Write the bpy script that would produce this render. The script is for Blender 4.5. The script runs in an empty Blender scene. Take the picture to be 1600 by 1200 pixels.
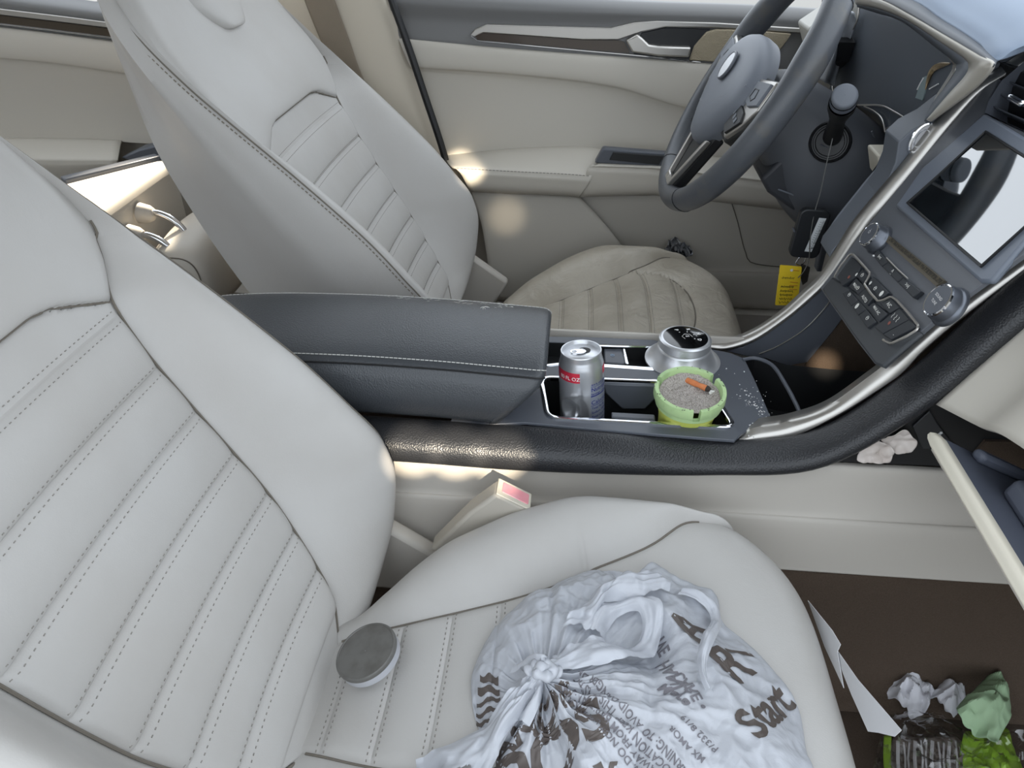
import bpy, bmesh, math, random
import numpy as np
from mathutils import Vector, Matrix
random.seed(7); rng=np.random.default_rng(7)
S=bpy.context.scene; COL=S.collection
PI=math.pi
# ------------------------------------------------------------------ camera model (used to survey the photograph)
FPX=1200.0
def _basis(yaw,pitch):
    y,p=math.radians(yaw),math.radians(pitch)
    f=np.array([math.sin(y)*math.cos(p),math.cos(y)*math.cos(p),-math.sin(p)])
    r=np.array([math.cos(y),-math.sin(y),0.]); return r,np.cross(r,f),f
CAM=np.array([0,-.76,.91]); RV,UV,FV=_basis(-5,34)
def ray(px,py): return RV*(px-800)+UV*(600-py)+FV*FPX
def U(px,py,x=None,y=None,z=None):
    d=ray(px,py)
    if x is not None: t=(x-CAM[0])/d[0]
    elif y is not None: t=(y-CAM[1])/d[1]
    else: t=(z-CAM[2])/d[2]
    return CAM+d*t
def UP(px,py,pl):
    p0,n=pl; d=ray(px,py); t=((np.array(p0)-CAM)@np.array(n))/(d@np.array(n)); return CAM+d*t
def Us(pts,**k): return [U(a,b,**k) for a,b in pts]
def UPs(pts,pl): return [UP(a,b,pl) for a,b in pts]
# ------------------------------------------------------------------ numeric helpers
def pchip(d):
    if isinstance(d,dict): k=sorted(d); X=np.array(k,float); Y=np.array([d[q] for q in k],float)
    else: X=np.array([a for a,b in d],float); Y=np.array([b for a,b in d],float)
    h=np.diff(X); m=np.diff(Y)/h; D=np.zeros(len(X))
    for i in range(1,len(X)-1):
        if m[i-1]*m[i]>0:
            w1=2*h[i]+h[i-1]; w2=h[i]+2*h[i-1]; D[i]=(w1+w2)/(w1/m[i-1]+w2/m[i])
    D[0]=m[0]; D[-1]=m[-1]
    def f(x):
        x=np.clip(np.asarray(x,float),X[0],X[-1]); i=np.clip(np.searchsorted(X,x)-1,0,len(X)-2)
        t=(x-X[i])/h[i]; t2=t*t; t3=t2*t
        return (2*t3-3*t2+1)*Y[i]+(t3-2*t2+t)*h[i]*D[i]+(-2*t3+3*t2)*Y[i+1]+(t3-t2)*h[i]*D[i+1]
    return f
def crom(P,n,closed=False):
    """Catmull-Rom resample of P (k,..) to n samples, uniform in arc length"""
    P=np.array(P,float); k=len(P)
    if k<3 and not closed:
        t=np.linspace(0,1,n); return P[0]*(1-t)[:,None]+P[-1]*t[:,None]
    if closed: Q=np.concatenate([P[-1:],P,P[:2]])
    else: Q=np.concatenate([[2*P[0]-P[1]],P,[2*P[-1]-P[-2]]])
    segs=len(Q)-3; out=[]; M=24
    for i in range(segs):
        a,b,c,d=Q[i:i+4]; t=np.linspace(0,1,M,endpoint=False)[:,None]
        out.append(.5*((2*b)+(c-a)*t+(2*a-5*b+4*c-d)*t*t+(3*b-a-3*c+d)*t**3))
    out=np.concatenate(out+[Q[segs+1][None]])
    s=np.concatenate([[0],np.cumsum(np.linalg.norm(np.diff(out,axis=0),axis=1))])
    tt=np.linspace(0,s[-1],n,endpoint=not closed)
    return np.stack([np.interp(tt,s,out[:,j]) for j in range(out.shape[1])],1)
def croms(P,n):
    """Catmull-Rom without arc-length reparametrisation (keeps rows in step)"""
    P=np.array(P,float); Q=np.concatenate([[2*P[0]-P[1]],P,[2*P[-1]-P[-2]]]); k=len(P)
    u=np.linspace(0,k-1,n); i=np.minimum(u.astype(int),k-2); t=(u-i)
    sh=(n,)+(1,)*(P.ndim-1); t=t.reshape(sh)
    a,b,c,d=Q[i],Q[i+1],Q[i+2],Q[i+3]
    return .5*((2*b)+(c-a)*t+(2*a-5*b+4*c-d)*t*t+(3*b-a-3*c+d)*t**3)
def patch(rows,nu,nv):
    A=np.array(rows,float); A=croms(A,nu); return np.swapaxes(croms(np.swapaxes(A,0,1),nv),0,1)
def sm(t): t=np.clip(t,0,1); return t*t*(3-2*t)
def rrect(w,h,r,n=6,c=(0,0)):
    out=[]
    for cx,cy,a0 in((w/2-r,h/2-r,0),(-w/2+r,h/2-r,PI/2),(-w/2+r,-h/2+r,PI),(w/2-r,-h/2+r,1.5*PI)):
        for i in range(n+1):
            a=a0+PI/2*i/n; out.append((c[0]+cx+r*math.cos(a),c[1]+cy+r*math.sin(a)))
    return out
def roundpoly(P,r,n=5):
    """round the corners of a closed polygon of 3D points"""
    P=[np.array(p,float) for p in P]; out=[]; k=len(P)
    for i in range(k):
        p=P[i]; a=P[i-1]-p; b=P[(i+1)%k]-p; la=np.linalg.norm(a); lb=np.linalg.norm(b)
        rr=min(r if not hasattr(r,'__len__') else r[i],la*.45,lb*.45)
        A=p+a/la*rr; B=p+b/lb*rr
        for j in range(n+1):
            t=j/n; out.append((1-t)**2*A+2*t*(1-t)*p+t*t*B)
    return out
# ------------------------------------------------------------------ mesh collector
class G:
    def __init__(s): s.v=[]; s.f=[]
    def add(s,V,F):
        o=len(s.v); s.v+=[tuple(map(float,p)) for p in V]; s.f+=[tuple(i+o for i in f) for f in F]; return s
    def grid(s,A,cu=False,cv=False,mask=None):
        A=np.asarray(A); n,m=A.shape[:2]; F=[]
        for i in range(n if cu else n-1):
            for j in range(m if cv else m-1):
                if mask is not None and not mask[i,j]: continue
                a=i*m+j; b=i*m+(j+1)%m; c=((i+1)%n)*m+(j+1)%m; d=((i+1)%n)*m+j; F.append((a,b,c,d))
        return s.add(A.reshape(-1,3),F)
    def box(s,c,size,R=None):
        c=np.array(c,float); h=np.array(size,float)/2; R=np.eye(3) if R is None else np.array(R)
        V=[c+R@(h*np.array([x,y,z])) for x in(-1,1) for y in(-1,1) for z in(-1,1)]
        return s.add(V,[(0,1,3,2),(4,6,7,5),(0,4,5,1),(2,3,7,6),(0,2,6,4),(1,5,7,3)])
    def tube(s,pts,r,n=8,closed=False,caps=True,flat=1.0,up=None):
        P=[np.array(p,float) for p in pts]; k=len(P); rings=[]
        ref=None
        for i in range(k):
            a=P[i-1] if (i>0 or closed) else P[i]; b=P[(i+1)%k] if (i<k-1 or closed) else P[i]
            t=b-a; t/=max(np.linalg.norm(t),1e-9)
            if up is not None: u=np.array(up,float)
            elif ref is None: u=np.array([0,0,1.]) if abs(t[2])<.9 else np.array([1.,0,0])
            else: u=ref
            u=u-t*(u@t); u/=max(np.linalg.norm(u),1e-9); ref=u; w=np.cross(t,u)
            rr=r[i] if hasattr(r,'__len__') else r
            rings.append([P[i]+rr*(math.cos(2*PI*j/n)*u*flat+math.sin(2*PI*j/n)*w) for j in range(n)])
        A=np.array(rings); o=len(s.v); s.grid(A,cu=closed,cv=True)
        if caps and not closed:
            s.f.append(tuple(o+j for j in range(n))); s.f.append(tuple(o+(k-1)*n+j for j in range(n-1,-1,-1)))
        return s
    def lathe(s,prof,org,ax=(0,0,1),n=48,closed=False):
        a=np.array(ax,float); a/=np.linalg.norm(a); u=np.cross(a,[0,1,0] if abs(a[1])<.9 else [1,0,0]); u/=np.linalg.norm(u); w=np.cross(a,u); org=np.array(org,float)
        A=np.array([[org+a*z+r*(math.cos(2*PI*j/n)*u+math.sin(2*PI*j/n)*w) for j in range(n)] for r,z in prof])
        return s.grid(A,cv=True,cu=closed)
    def prism(s,poly,vec):
        P=[np.array(p,float) for p in poly]; k=len(P); v=np.array(vec,float)
        V=P+[p+v for p in P]; F=[tuple(range(k-1,-1,-1)),tuple(range(k,2*k))]+[(i,(i+1)%k,k+(i+1)%k,k+i) for i in range(k)]
        return s.add(V,F)
    def loft(s,rings,caps=True):
        A=np.array(rings); o=len(s.v); n,m=A.shape[:2]; s.grid(A,cv=True)
        if caps: s.f.append(tuple(o+j for j in range(m-1,-1,-1))); s.f.append(tuple(o+(n-1)*m+j for j in range(m)))
        return s
    def plate(s,outer,holes,vec):
        """polygon with holes extruded by vec"""
        bm=bmesh.new(); E=[]
        for loop in [outer]+list(holes):
            vs=[bm.verts.new(tuple(map(float,p))) for p in loop]
            E+=[bm.edges.new((vs[i],vs[(i+1)%len(vs)])) for i in range(len(vs))]
        bmesh.ops.triangle_fill(bm,edges=E,use_beauty=True,use_dissolve=False)
        bm.verts.index_update(); V=[np.array(v.co) for v in bm.verts]; F=[tuple(v.index for v in f.verts) for f in bm.faces]
        k=len(V); vec=np.array(vec,float)
        W=V+[p+vec for p in V]; FF=F+[tuple(i+k for i in reversed(f)) for f in F]; o=0
        for loop in [outer]+list(holes):
            m=len(loop); FF+=[(o+i,o+(i+1)%m,k+o+(i+1)%m,k+o+i) for i in range(m)]; o+=m
        bm.free(); return s.add(W,FF)
ORG={}
def obj(name,g,mat,parent=None,label=None,smooth=True,bevel=0,seg=2,sub=0,solid=0,angle=40,kind=None):
    me=bpy.data.meshes.new(name); o=bpy.data.objects.new(name,me); COL.objects.link(o)
    off=np.zeros(3)
    if parent is not None: o.parent=parent; off=ORG[parent.name]
    ORG[o.name]=off
    me.from_pydata([tuple(np.array(p)-off) for p in g.v],[],g.f); me.validate()
    bm=bmesh.new(); bm.from_mesh(me); bmesh.ops.remove_doubles(bm,verts=bm.verts,dist=1e-6); bmesh.ops.recalc_face_normals(bm,faces=bm.faces)
    bm.to_mesh(me); bm.free()
    if smooth:
        for p in me.polygons: p.use_smooth=True
        try: me.set_sharp_from_angle(angle=math.radians(angle))
        except Exception: pass
    me.materials.append(mat)
    if solid:
        m=o.modifiers.new('thickness','SOLIDIFY'); m.thickness=solid; m.offset=-1
    if bevel:
        m=o.modifiers.new('bevel','BEVEL'); m.width=bevel; m.segments=seg; m.limit_method='ANGLE'; m.angle_limit=math.radians(35); m.harden_normals=False
    if sub:
        m=o.modifiers.new('subd','SUBSURF'); m.levels=sub; m.render_levels=sub
    if label: o['label']=label
    if kind: o['kind']=kind
    return o
def thing(name,label,cat,loc,group=None):
    o=bpy.data.objects.new(name,None); COL.objects.link(o); o.location=tuple(map(float,loc)); o.empty_display_size=.02
    ORG[o.name]=np.array(loc,float); o['label']=label; o['category']=cat
    if group: o['group']=group
    return o
def tag(o,label,cat,group=None):
    o['label']=label; o['category']=cat
    if group: o['group']=group
    return o
def struct(o): o['kind']='structure'; return o
def textmesh(g,body,org,ex,ey,size,depth=.0004,align='CENTER',font=None,warp=None,bold=0.0,cuts=0):
    """lettering as mesh in the plane (ex,ey) at org"""
    cu=bpy.data.curves.new('tmp','FONT'); cu.body=body; cu.size=size; cu.align_x=align; cu.align_y='CENTER'; cu.offset=bold; cu.resolution_u=3
    to=bpy.data.objects.new('tmp',cu); COL.objects.link(to); dg=bpy.context.evaluated_depsgraph_get(); me=to.evaluated_get(dg).to_mesh()
    ex=np.array(ex,float); ex/=np.linalg.norm(ex); ey=np.array(ey,float); ey-=ex*(ey@ex); ey/=np.linalg.norm(ey); nn=np.cross(ex,ey)
    pts=np.array([v.co[:] for v in me.vertices]).reshape(-1,3); F=[tuple(p.vertices) for p in me.polygons]
    if cuts:
        bm=bmesh.new(); bm.from_mesh(me); bmesh.ops.triangulate(bm,faces=bm.faces); bmesh.ops.subdivide_edges(bm,edges=bm.edges,cuts=cuts,use_grid_fill=True)
        bm.verts.index_update(); pts=np.array([v.co[:] for v in bm.verts]); F=[tuple(v.index for v in f.verts) for f in bm.faces]; bm.free()
    to.to_mesh_clear(); bpy.data.objects.remove(to); bpy.data.curves.remove(cu)
    if warp is None: V=[np.array(org)+ex*p[0]+ey*p[1]+nn*depth for p in pts]
    else: V=[warp(p[0],p[1]) for p in pts]
    return g.add(V,F)
# ------------------------------------------------------------------ materials
def lin(c): return tuple(((x/255)/12.92 if x/255<=.04045 else ((x/255+.055)/1.055)**2.4) for x in c)
def mat(name,rgb,rough=.5,metal=0,bump=None,var=None,coat=0,spec=.5,alpha=None,trans=0,sheen=0,emit=None,wrinkle=None):
    m=bpy.data.materials.new(name); m.use_nodes=True; N=m.node_tree.nodes; L=m.node_tree.links; b=N['Principled BSDF']
    c=lin(rgb)+(1,); b.inputs['Base Color'].default_value=c; b.inputs['Roughness'].default_value=rough; b.inputs['Metallic'].default_value=metal
    b.inputs['Specular IOR Level'].default_value=spec; b.inputs['Coat Weight'].default_value=coat; b.inputs['Transmission Weight'].default_value=trans
    if sheen: b.inputs['Sheen Weight'].default_value=sheen
    if alpha is not None: b.inputs['Alpha'].default_value=alpha
    if emit: b.inputs['Emission Color'].default_value=lin(emit[0])+(1,); b.inputs['Emission Strength'].default_value=emit[1]
    tc=N.new('ShaderNodeTexCoord')
    last=None
    if bump:
        kind,scale,strength,dist=bump
        if kind=='v':
            t=N.new('ShaderNodeTexVoronoi'); t.inputs['Scale'].default_value=scale; out=t.outputs['Distance']
        else:
            t=N.new('ShaderNodeTexNoise'); t.inputs['Scale'].default_value=scale; t.inputs['Detail'].default_value=4; out=t.outputs['Fac']
        L.new(tc.outputs['Object'],t.inputs['Vector'])
        bp=N.new('ShaderNodeBump'); bp.inputs['Strength'].default_value=strength; bp.inputs['Distance'].default_value=dist
        L.new(out,bp.inputs['Height']); last=bp
    if wrinkle:
        scale,strength,dist=wrinkle
        t=N.new('ShaderNodeTexNoise'); t.inputs['Scale'].default_value=scale; t.inputs['Detail'].default_value=3; t.inputs['Distortion'].default_value=1.2
        L.new(tc.outputs['Object'],t.inputs['Vector'])
        bp=N.new('ShaderNodeBump'); bp.inputs['Strength'].default_value=strength; bp.inputs['Distance'].default_value=dist
        L.new(t.outputs['Fac'],bp.inputs['Height'])
        if last: L.new(last.outputs['Normal'],bp.inputs['Normal'])
        last=bp
    if last: L.new(last.outputs['Normal'],b.inputs['Normal'])
    if var:
        rgb2,scale,lo,hi=var
        t=N.new('ShaderNodeTexNoise'); t.inputs['Scale'].default_value=scale; t.inputs['Detail'].default_value=5; L.new(tc.outputs['Object'],t.inputs['Vector'])
        r=N.new('ShaderNodeValToRGB'); r.color_ramp.elements[0].position=lo; r.color_ramp.elements[1].position=hi
        r.color_ramp.elements[0].color=c; r.color_ramp.elements[1].color=lin(rgb2)+(1,)
        L.new(t.outputs['Fac'],r.inputs['Fac']); L.new(r.outputs['Color'],b.inputs['Base Color'])
    return m
LEA=mat('cream_leather',(185,183,180),.45,bump=('v',620,.10,.0006),var=((179,176,172),9,.35,.75),wrinkle=(16,.12,.006))
LEA2=mat('worn_cream_leather',(178,171,158),.40,bump=('v',620,.12,.0006),var=((158,150,136),12,.4,.7),wrinkle=(24,.55,.008))
LEAS=mat('cream_side_vinyl',(200,195,186),.5,bump=('v',700,.10,.0005))
SEAM=mat('seam_shadow_thread',(112,106,97),.8)
STI=mat('grey_thread',(140,136,130),.8)
STI2=mat('pale_thread',(190,190,186),.7)
CRM=mat('cream_plastic',(192,187,179),.55,bump=('n',900,.12,.0004))
CRMD=mat('cream_door_vinyl',(192,187,177),.55,bump=('n',700,.12,.0004))
CRMW=mat('pale_cream_plastic',(222,216,200),.5)
BLK=mat('black_leather',(40,41,44),.38,bump=('v',520,.45,.0009))
BLK2=mat('grey_black_armrest_leather',(66,69,73),.34,bump=('v',560,.35,.0008))
PLA=mat('dark_grey_plastic',(84,88,96),.40,bump=('n',1500,.05,.0003))
PLAD=mat('black_plastic',(26,27,29),.5)
PLAG=mat('gloss_black',(10,11,13),.08,coat=.6)
PLAL=mat('hazed_slate_plastic',(104,109,117),.55,bump=('n',1300,.12,.0003))  # slate lifted lighter so the colour carries the windscreen glare
SIL=mat('satin_silver',(186,183,178),.32,metal=.85)
CHR=mat('chrome',(232,234,238),.07,metal=1)
ALU=mat('aluminium',(214,216,220),.34,metal=.75)
CARP=mat('brown_carpet',(80,67,56),.95,bump=('n',1200,.6,.002),var=((72,59,48),500,.35,.7))
WHT=mat('white_paint',(235,235,235),.5)
# ------------------------------------------------------------------ camera
cd=bpy.data.cameras.new('camera'); co=bpy.data.objects.new('camera',cd); COL.objects.link(co)
cd.sensor_width=36; cd.lens=27; cd.clip_start=.01
M=Matrix.Identity(4)
for i,v in enumerate((RV,UV,-FV)):
    for j in range(3): M[j][i]=v[j]
for j in range(3): M[j][3]=CAM[j]
co.matrix_world=M; S.camera=co
# ================================================================== SEATS
outerF=pchip({.222:-.235,.231:-.215,.247:-.205,.286:-.193,.34:-.187,.383:-.197,.43:-.231,.48:-.272,.505:-.296,.574:-.367,.634:-.433,.684:-.487,.743:-.542,.80:-.578,.86:-.61})
insF=pchip({.222:-.215,.243:-.222,.334:-.279,.374:-.304,.466:-.362,.57:-.422,.61:-.446,.66:-.478,.72:-.523,.80:-.567,.86:-.605})
rearF=pchip({.222:-.38,.357:-.475,.497:-.542,.604:-.578,.678:-.590,.72:-.599,.79:-.615,.86:-.63})
wF=pchip({.222:.05,.243:.065,.266:.096,.296:.115,.334:.132,.374:.143,.466:.153,.52:.157,.548:.162,.572:.170,.609:.206,.635:.2215,.645:.2217,.86:.2217})
WF=pchip({.222:.13,.231:.18,.247:.208,.29:.222,.4:.225,.55:.225,.66:.223,.74:.214,.79:.20,.83:.172,.86:.12})
CHZ=[.565,.514,.466,.418,.373,.332,.296,.262]
def insert_top(y): 
    y=np.abs(y); return np.interp(y,[0,.085,.11,.17,.3],[.602,.602,.598,.574,.56])
def backrest_geo():
    zs=list(np.linspace(.222,.86,110))
    for c in CHZ: zs+=[c+d for d in(-.012,-.008,-.0055,-.004,-.003,-.0015,0,.0015,.003,.004,.0055,.008,.012)]
    zs+=list(np.linspace(.55,.62,60)); zs=np.array(sorted(set(round(z,5) for z in zs)))
    rows=[]; nI,nB,nS,nK=60,22,14,8
    si=np.linspace(-1,1,nI+1)
    for z in zs:
        w=float(wF(z)); W=float(WF(z)); xi=float(insF(z)); xo=float(outerF(z)); xr=float(rearF(z))
        w=min(w,W-.0015)
        y=si*w; x=xi+np.zeros_like(y)
        # gentle hollow of the insert and padding between channels
        x=x-.006*(1-si**2)*sm((z-.24)/.06)
        below=z<insert_top(y)
        for a,b in zip(CHZ[:-1],CHZ[1:]):
            if b<=z<=a:
                p=(z-b)/(a-b); pad=.0075*(np.clip(1-(2*p-1)**2,0,1))**.55; x=x+np.where(below,pad,0)*np.clip((1-np.abs(si))*w/.012,0,1)**.6
        dt=z-insert_top(y); ed=np.clip((1-np.abs(si))*w/.014,0,1)**.7; x=x+ed*(np.where(dt>0,.007*(1-np.exp(-np.maximum(dt,0)/.006)),0)-.003*np.exp(-(dt/.0022)**2))
        x=x+np.where((~below),.006*(1-si**2),0)
        if z<.62: x=x-.004*np.exp(-((1-np.abs(si))*w/.0035)**2)
        ins=np.stack([x,y,np.full_like(y,z)],1)
        t=np.linspace(0,1,nB+1)[1:]
        yb=w+t*(W-w); bul=.016*sm((.66-z)/.2)
        xe=float(x[-1]); xb=xe+(xo-xe)*sm(t*.5+.5*t)*1.0+bul*np.sin(PI*t)*(1-.4*t)
        xb=xb+.010*np.exp(-((1-t)/.12)**2)*-1*.4
        # wrap of the outer edge
        q=np.linspace(0,1,nS+1)[1:]
        ys=W+.014*np.sin(PI*np.minimum(q*1.25,1))-.035*q**2; xs=xo+(xr-xo)*q-.004*np.exp(-(q/.05)**2)
        xs=xs; ridge=.004*np.exp(-((q-.42)/.05)**2); ys=ys+ridge*sm((z-.3)/.2)
        k=np.linspace(0,1,nK+1)[1:]
        yk=ys[-1]*(1-k); xk=xr-.03*sm(k*1.5)
        R=np.concatenate([np.stack([xb,yb,np.full_like(yb,z)],1),np.stack([xs,ys,np.full_like(ys,z)],1),np.stack([xk,yk,np.full_like(yk,z)],1)])
        Lr=R[::-1][1:].copy(); Lr[:,1]*=-1
        rows.append(np.concatenate([Lr,ins,R]))
    A=np.array(rows); nL=len(Lr); return zs,A,nL,nI
ZS,BA,NL,NI=backrest_geo()
_bm_cache={}
def at_front(z,y):
    """front surface point of the backrest at height z, offset y"""
    i=np.searchsorted(ZS,z); i=min(max(i,1),len(ZS)-1); f=(z-ZS[i-1])/(ZS[i]-ZS[i-1])
    R=BA[i-1]*(1-f)+BA[i]*f; a,b=NL-22,NL+NI+22; seg=R[a:b+1]; return np.array([np.interp(y,seg[:,1],seg[:,0]),y,z])
def dashes(g,line,step,ln,r,lift=(0,0,0)):
    line=np.array(line); s=np.concatenate([[0],np.cumsum(np.linalg.norm(np.diff(line,axis=0),axis=1))]); t=0
    f=lambda q: np.array([np.interp(q,s,line[:,j]) for j in range(3)])+np.array(lift)
    while t+ln<s[-1]:
        g.tube([f(t),f(t+ln)],r,4); t+=step
def build_backrest(seat,Yc,leather,leather_ins):
    off=np.array([0,Yc,0]); m,n=BA.shape[:2]
    zmid=(ZS[:-1]+ZS[1:])/2; mask=np.zeros((m-1,n),bool)
    ymid=(BA[:-1,:,1]+np.roll(BA[:-1,:,1],-1,1))/2
    for j in range(NL,NL+NI): mask[:,j]=zmid<insert_top(ymid[:,j])
    g=G(); A=BA+off
    full=np.concatenate([~mask,np.zeros((1,n),bool)]); g.grid(A,cv=True,mask=full)
    o=len(g.v); tp=len(ZS)-1
    g.f.append(tuple((tp)*n+j for j in range(n))); g.f.append(tuple(j for j in range(n-1,-1,-1)))
    b=obj('backrest',g,leather,seat,angle=60)
    g=G(); g.grid(A,cv=True,mask=np.concatenate([mask,np.zeros((1,n),bool)])); ins=obj('backrest_insert',g,leather_ins,seat,angle=60)
    # seams
    g=G()
    for sgn in(-1,1):
        zz=np.linspace(.235,.632,80); g.tube([np.array([at_front(z,sgn*float(wF(z)))[0]+.0024,sgn*float(wF(z))+Yc,z]) for z in zz],.0014,6)
        zz=np.linspace(.25,.80,90); g.tube([np.array([float(outerF(z))-.0075,sgn*(float(WF(z))+.0042)+Yc,z]) for z in zz],.0011,6)
    ys=np.linspace(-.168,.168,60); g.tube([at_front(float(insert_top(y)),y)+off+np.array([.0008,0,0]) for y in ys],.0012,6)
    obj('seam',g,SEAM,b)
    g=G()
    for c in CHZ[:-1]:
        for d in(-.0042,.0042):
            z=c+d; w=float(wF(z)); ys=np.linspace(-w+.004,w-.004,40)
            dashes(g,[at_front(z,y)+off+np.array([.0003,0,0]) for y in ys],.0062,.0021,.00058)
    obj('stitching',g,STI,ins,kind='stuff')
    g=G()
    for sgn in(-1,1):
        zz=np.linspace(.27,.79,80); dashes(g,[np.array([float(outerF(z))-.0135,sgn*(float(WF(z))+.0068)+Yc,z]) for z in zz],.0065,.0038,.0009)
    obj('edge_stitching',g,mat('brown_grey_thread',(120,112,100),.8),b,kind='stuff')
def headrest(seat,Yc,leather):
    rows=[]
    for z,hw,xf,xb in((.714,.036,-.508,-.56),(.720,.052,-.504,-.60),(.748,.092,-.518,-.63),(.80,.115,-.545,-.66),(.87,.125,-.575,-.69),(.93,.115,-.60,-.70),(.96,.08,-.625,-.69)):
        rows.append([(xf+(xb-xf)*(1-math.cos(a))/2, Yc+hw*math.copysign(abs(math.sin(a))**.6,math.sin(a)),z) for a in np.linspace(0,2*PI,40,endpoint=False)])
    obj('headrest',G().loft(croms(rows,30)),leather,seat,angle=60)
def cushion(seat,Yc,dx,dzF,leather,leather_ins,chans,fw=.25,ifr=.176):
    xr,off=-.245,np.array([dx,Yc,0])
    Wx=pchip({-.26:.09,-.22:.09,-.184:.118,-.12:.156,-.07:.172,-.02:.186,.085:.206,.16:.205,.25:.2})
    ws=pchip({-.26:.05,-.163:.074,-.052:.095,.058:.134,.10:.15,.2:.192,.25:.195})
    crest=pchip({-.26:.235,-.2:.25,-.15:.28,-.1:.305,0:.330,.1:.336,.17:.334,.21:.326,.25:.315})
    insz=pchip({-.26:.235,-.2:.255,-.163:.262,-.05:.288,.058:.305,.12:.314,.18:.318,.22:.316,.25:.31})
    us=list(np.linspace(0,1,90))
    for c in chans:
        uc=(c-xr)/(fw-.03-xr); us+=[uc+d/.46 for d in(-.012,-.008,-.0055,-.004,-.003,-.0015,0,.0015,.003,.004,.0055,.008,.012)]
    us=np.array(sorted(u for u in us if 0<=u<=1)); nI,nB,nS=50,20,12; si=np.linspace(-1,1,nI+1); rows=[]; X0=[]
    def front(s): return fw-.03-.075*np.abs(s)**4
    insert_front=lambda y: ifr-.03*(np.abs(y)/.13)**2-.09*np.maximum((np.abs(y)-.10)/.05,0)**2
    roll=[(a,0) for a in np.linspace(0,PI/2,10)[1:]]+[(PI/2,d) for d in(.03,.08,.14)]
    def section(x0,roll_a=None,drop=0):
        w=float(ws(x0)); W=float(Wx(x0)); z_i=float(insz(x0))+float(dzF(x0)); z_c=float(crest(x0))+float(dzF(x0))
        y=si*w; s_all=y/W; z=z_i-.004*(1-si**2)
        inside=x0<insert_front(y)
        for a,b in zip(chans[1:],chans[:-1]):
            if b<=x0<=a:
                p=(x0-b)/(a-b); z=z+np.where(inside,.005*np.clip(1-(2*p-1)**2,0,1)**.55,0)*np.clip((1-np.abs(si))*w/.012,0,1)**.6
        z=z-.003*np.exp(-((1-np.abs(si))*w/.004)**2)*(x0<.235)
        dd=x0-insert_front(y); z=z-.003*np.exp(-(dd/.0035)**2)+np.where(dd>0,.005*(1-np.exp(-np.maximum(dd,0)/.01)),0)
        t=np.linspace(0,1,nB+1)[1:]; yb=w+t*(W-w); ze=z[-1]
        zb=ze+(z_c-ze)*np.sin(t*PI/2*1.15)/math.sin(PI/2*1.15)+.006*np.sin(PI*t)
        q=np.linspace(0,1,nS+1)[1:]; ys=W+.016*np.sin(np.minimum(q*3,1)*PI/2)-.02*q; zs=z_c-.004-(z_c-.10)*q**1.5+.004*(1-q)
        yr=np.concatenate([yb,ys]); zr=np.concatenate([zb,zs])
        Y=np.concatenate([-yr[::-1],y,yr]); Z=np.concatenate([zr[::-1],z,zr]); return Y,Z
    for u in us:
        x0=xr+u*(fw-.03-xr); Y,Z=section(x0); s=np.clip(Y/.206,-1,1)
        xx=xr+u*(front(s)-xr); rows.append(np.stack([xx,Y,Z],1)); X0.append(x0)
    Y,Z=section(fw-.03); s=np.clip(Y/.206,-1,1); fx=front(s)
    for a,d in roll:
        r=.034; zz=np.maximum(Z-r*(1-math.cos(a))-d,.10-.0*Z); rows.append(np.stack([fx+r*math.sin(a)-d*.22,Y,np.minimum(zz,Z)],1)); X0.append(9)
    A=np.array(rows)+off; n=A.shape[1]; i0=nB+nS
    mask=np.zeros((len(rows),n),bool); X0=np.array(X0)
    for j in range(i0,i0+nI):
        mask[:,j]=X0<insert_front((A[:,j,1]+A[:,j+1,1])/2-Yc)
    g=G().grid(A,mask=~mask); c=obj('seat_cushion',g,leather,seat,angle=60)
    g=G().grid(A,mask=mask); ci=obj('cushion_insert',g,leather_ins,seat,angle=60)
    k=[i for i in range(len(us)) if us[i]>.05 and X0[i]<.205]; g=G()
    for j in(i0,i0+nI): g.tube([A[i,j]+np.array([0,0,.0006]) for i in k],.0013,6)
    best=[]; XX=X0[:len(us)]
    for j in range(i0+1,i0+nI):
        yl=A[:len(us),j,1]-Yc; d=XX-insert_front(yl); i=int(np.argmax(d>0))
        if i==0: continue
        f=d[i-1]/(d[i-1]-d[i]); best.append(A[i-1,j]*(1-f)+A[i,j]*f+np.array([0,0,.0004]))
    best=list(crom(best[::4]+best[-1:],60))
    g.tube(best[2:-2],.0012,6)
    obj('seam',g,SEAM,c)
    g=G()
    for cc in chans:
        for d in(-.0042,.0042):
            i=int(np.argmin(np.abs(X0-(cc+d)))); seg=[p+np.array([0,0,.0003]) for p in A[i,i0+1:i0+nI] if X0[i]<insert_front(p[1]-Yc)-.002]; len(seg)>3 and dashes(g,seg,.006,.0022,.00055)
    obj('stitching',g,STI,ci,kind='stuff')
    return A
pseat=thing('seat','near cream leather passenger seat with a tied plastic bag lying on its cushion','car seat',(-.1,-.33,.10),'front car seats')
build_backrest(pseat,-.33,LEA,LEA); headrest(pseat,-.33,LEA)
PC=cushion(pseat,-.33,0,lambda x:0*x,LEA,LEA,[-.205,-.155,-.105,-.055,-.005,.045],ifr=.085)
dseat=thing('seat','far cream leather driver seat with creased worn cushion behind the console','car seat',(-.1,.43,.08),'front car seats')
build_backrest(dseat,.43,LEA,LEA); headrest(dseat,.43,LEA)
DC=cushion(dseat,.43,.035,lambda x:-.035-.03*sm((.1-x)/.3),LEA2,LEA2,[-.205,-.155,-.103,-.052,0,.05,.10,.15])
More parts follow.
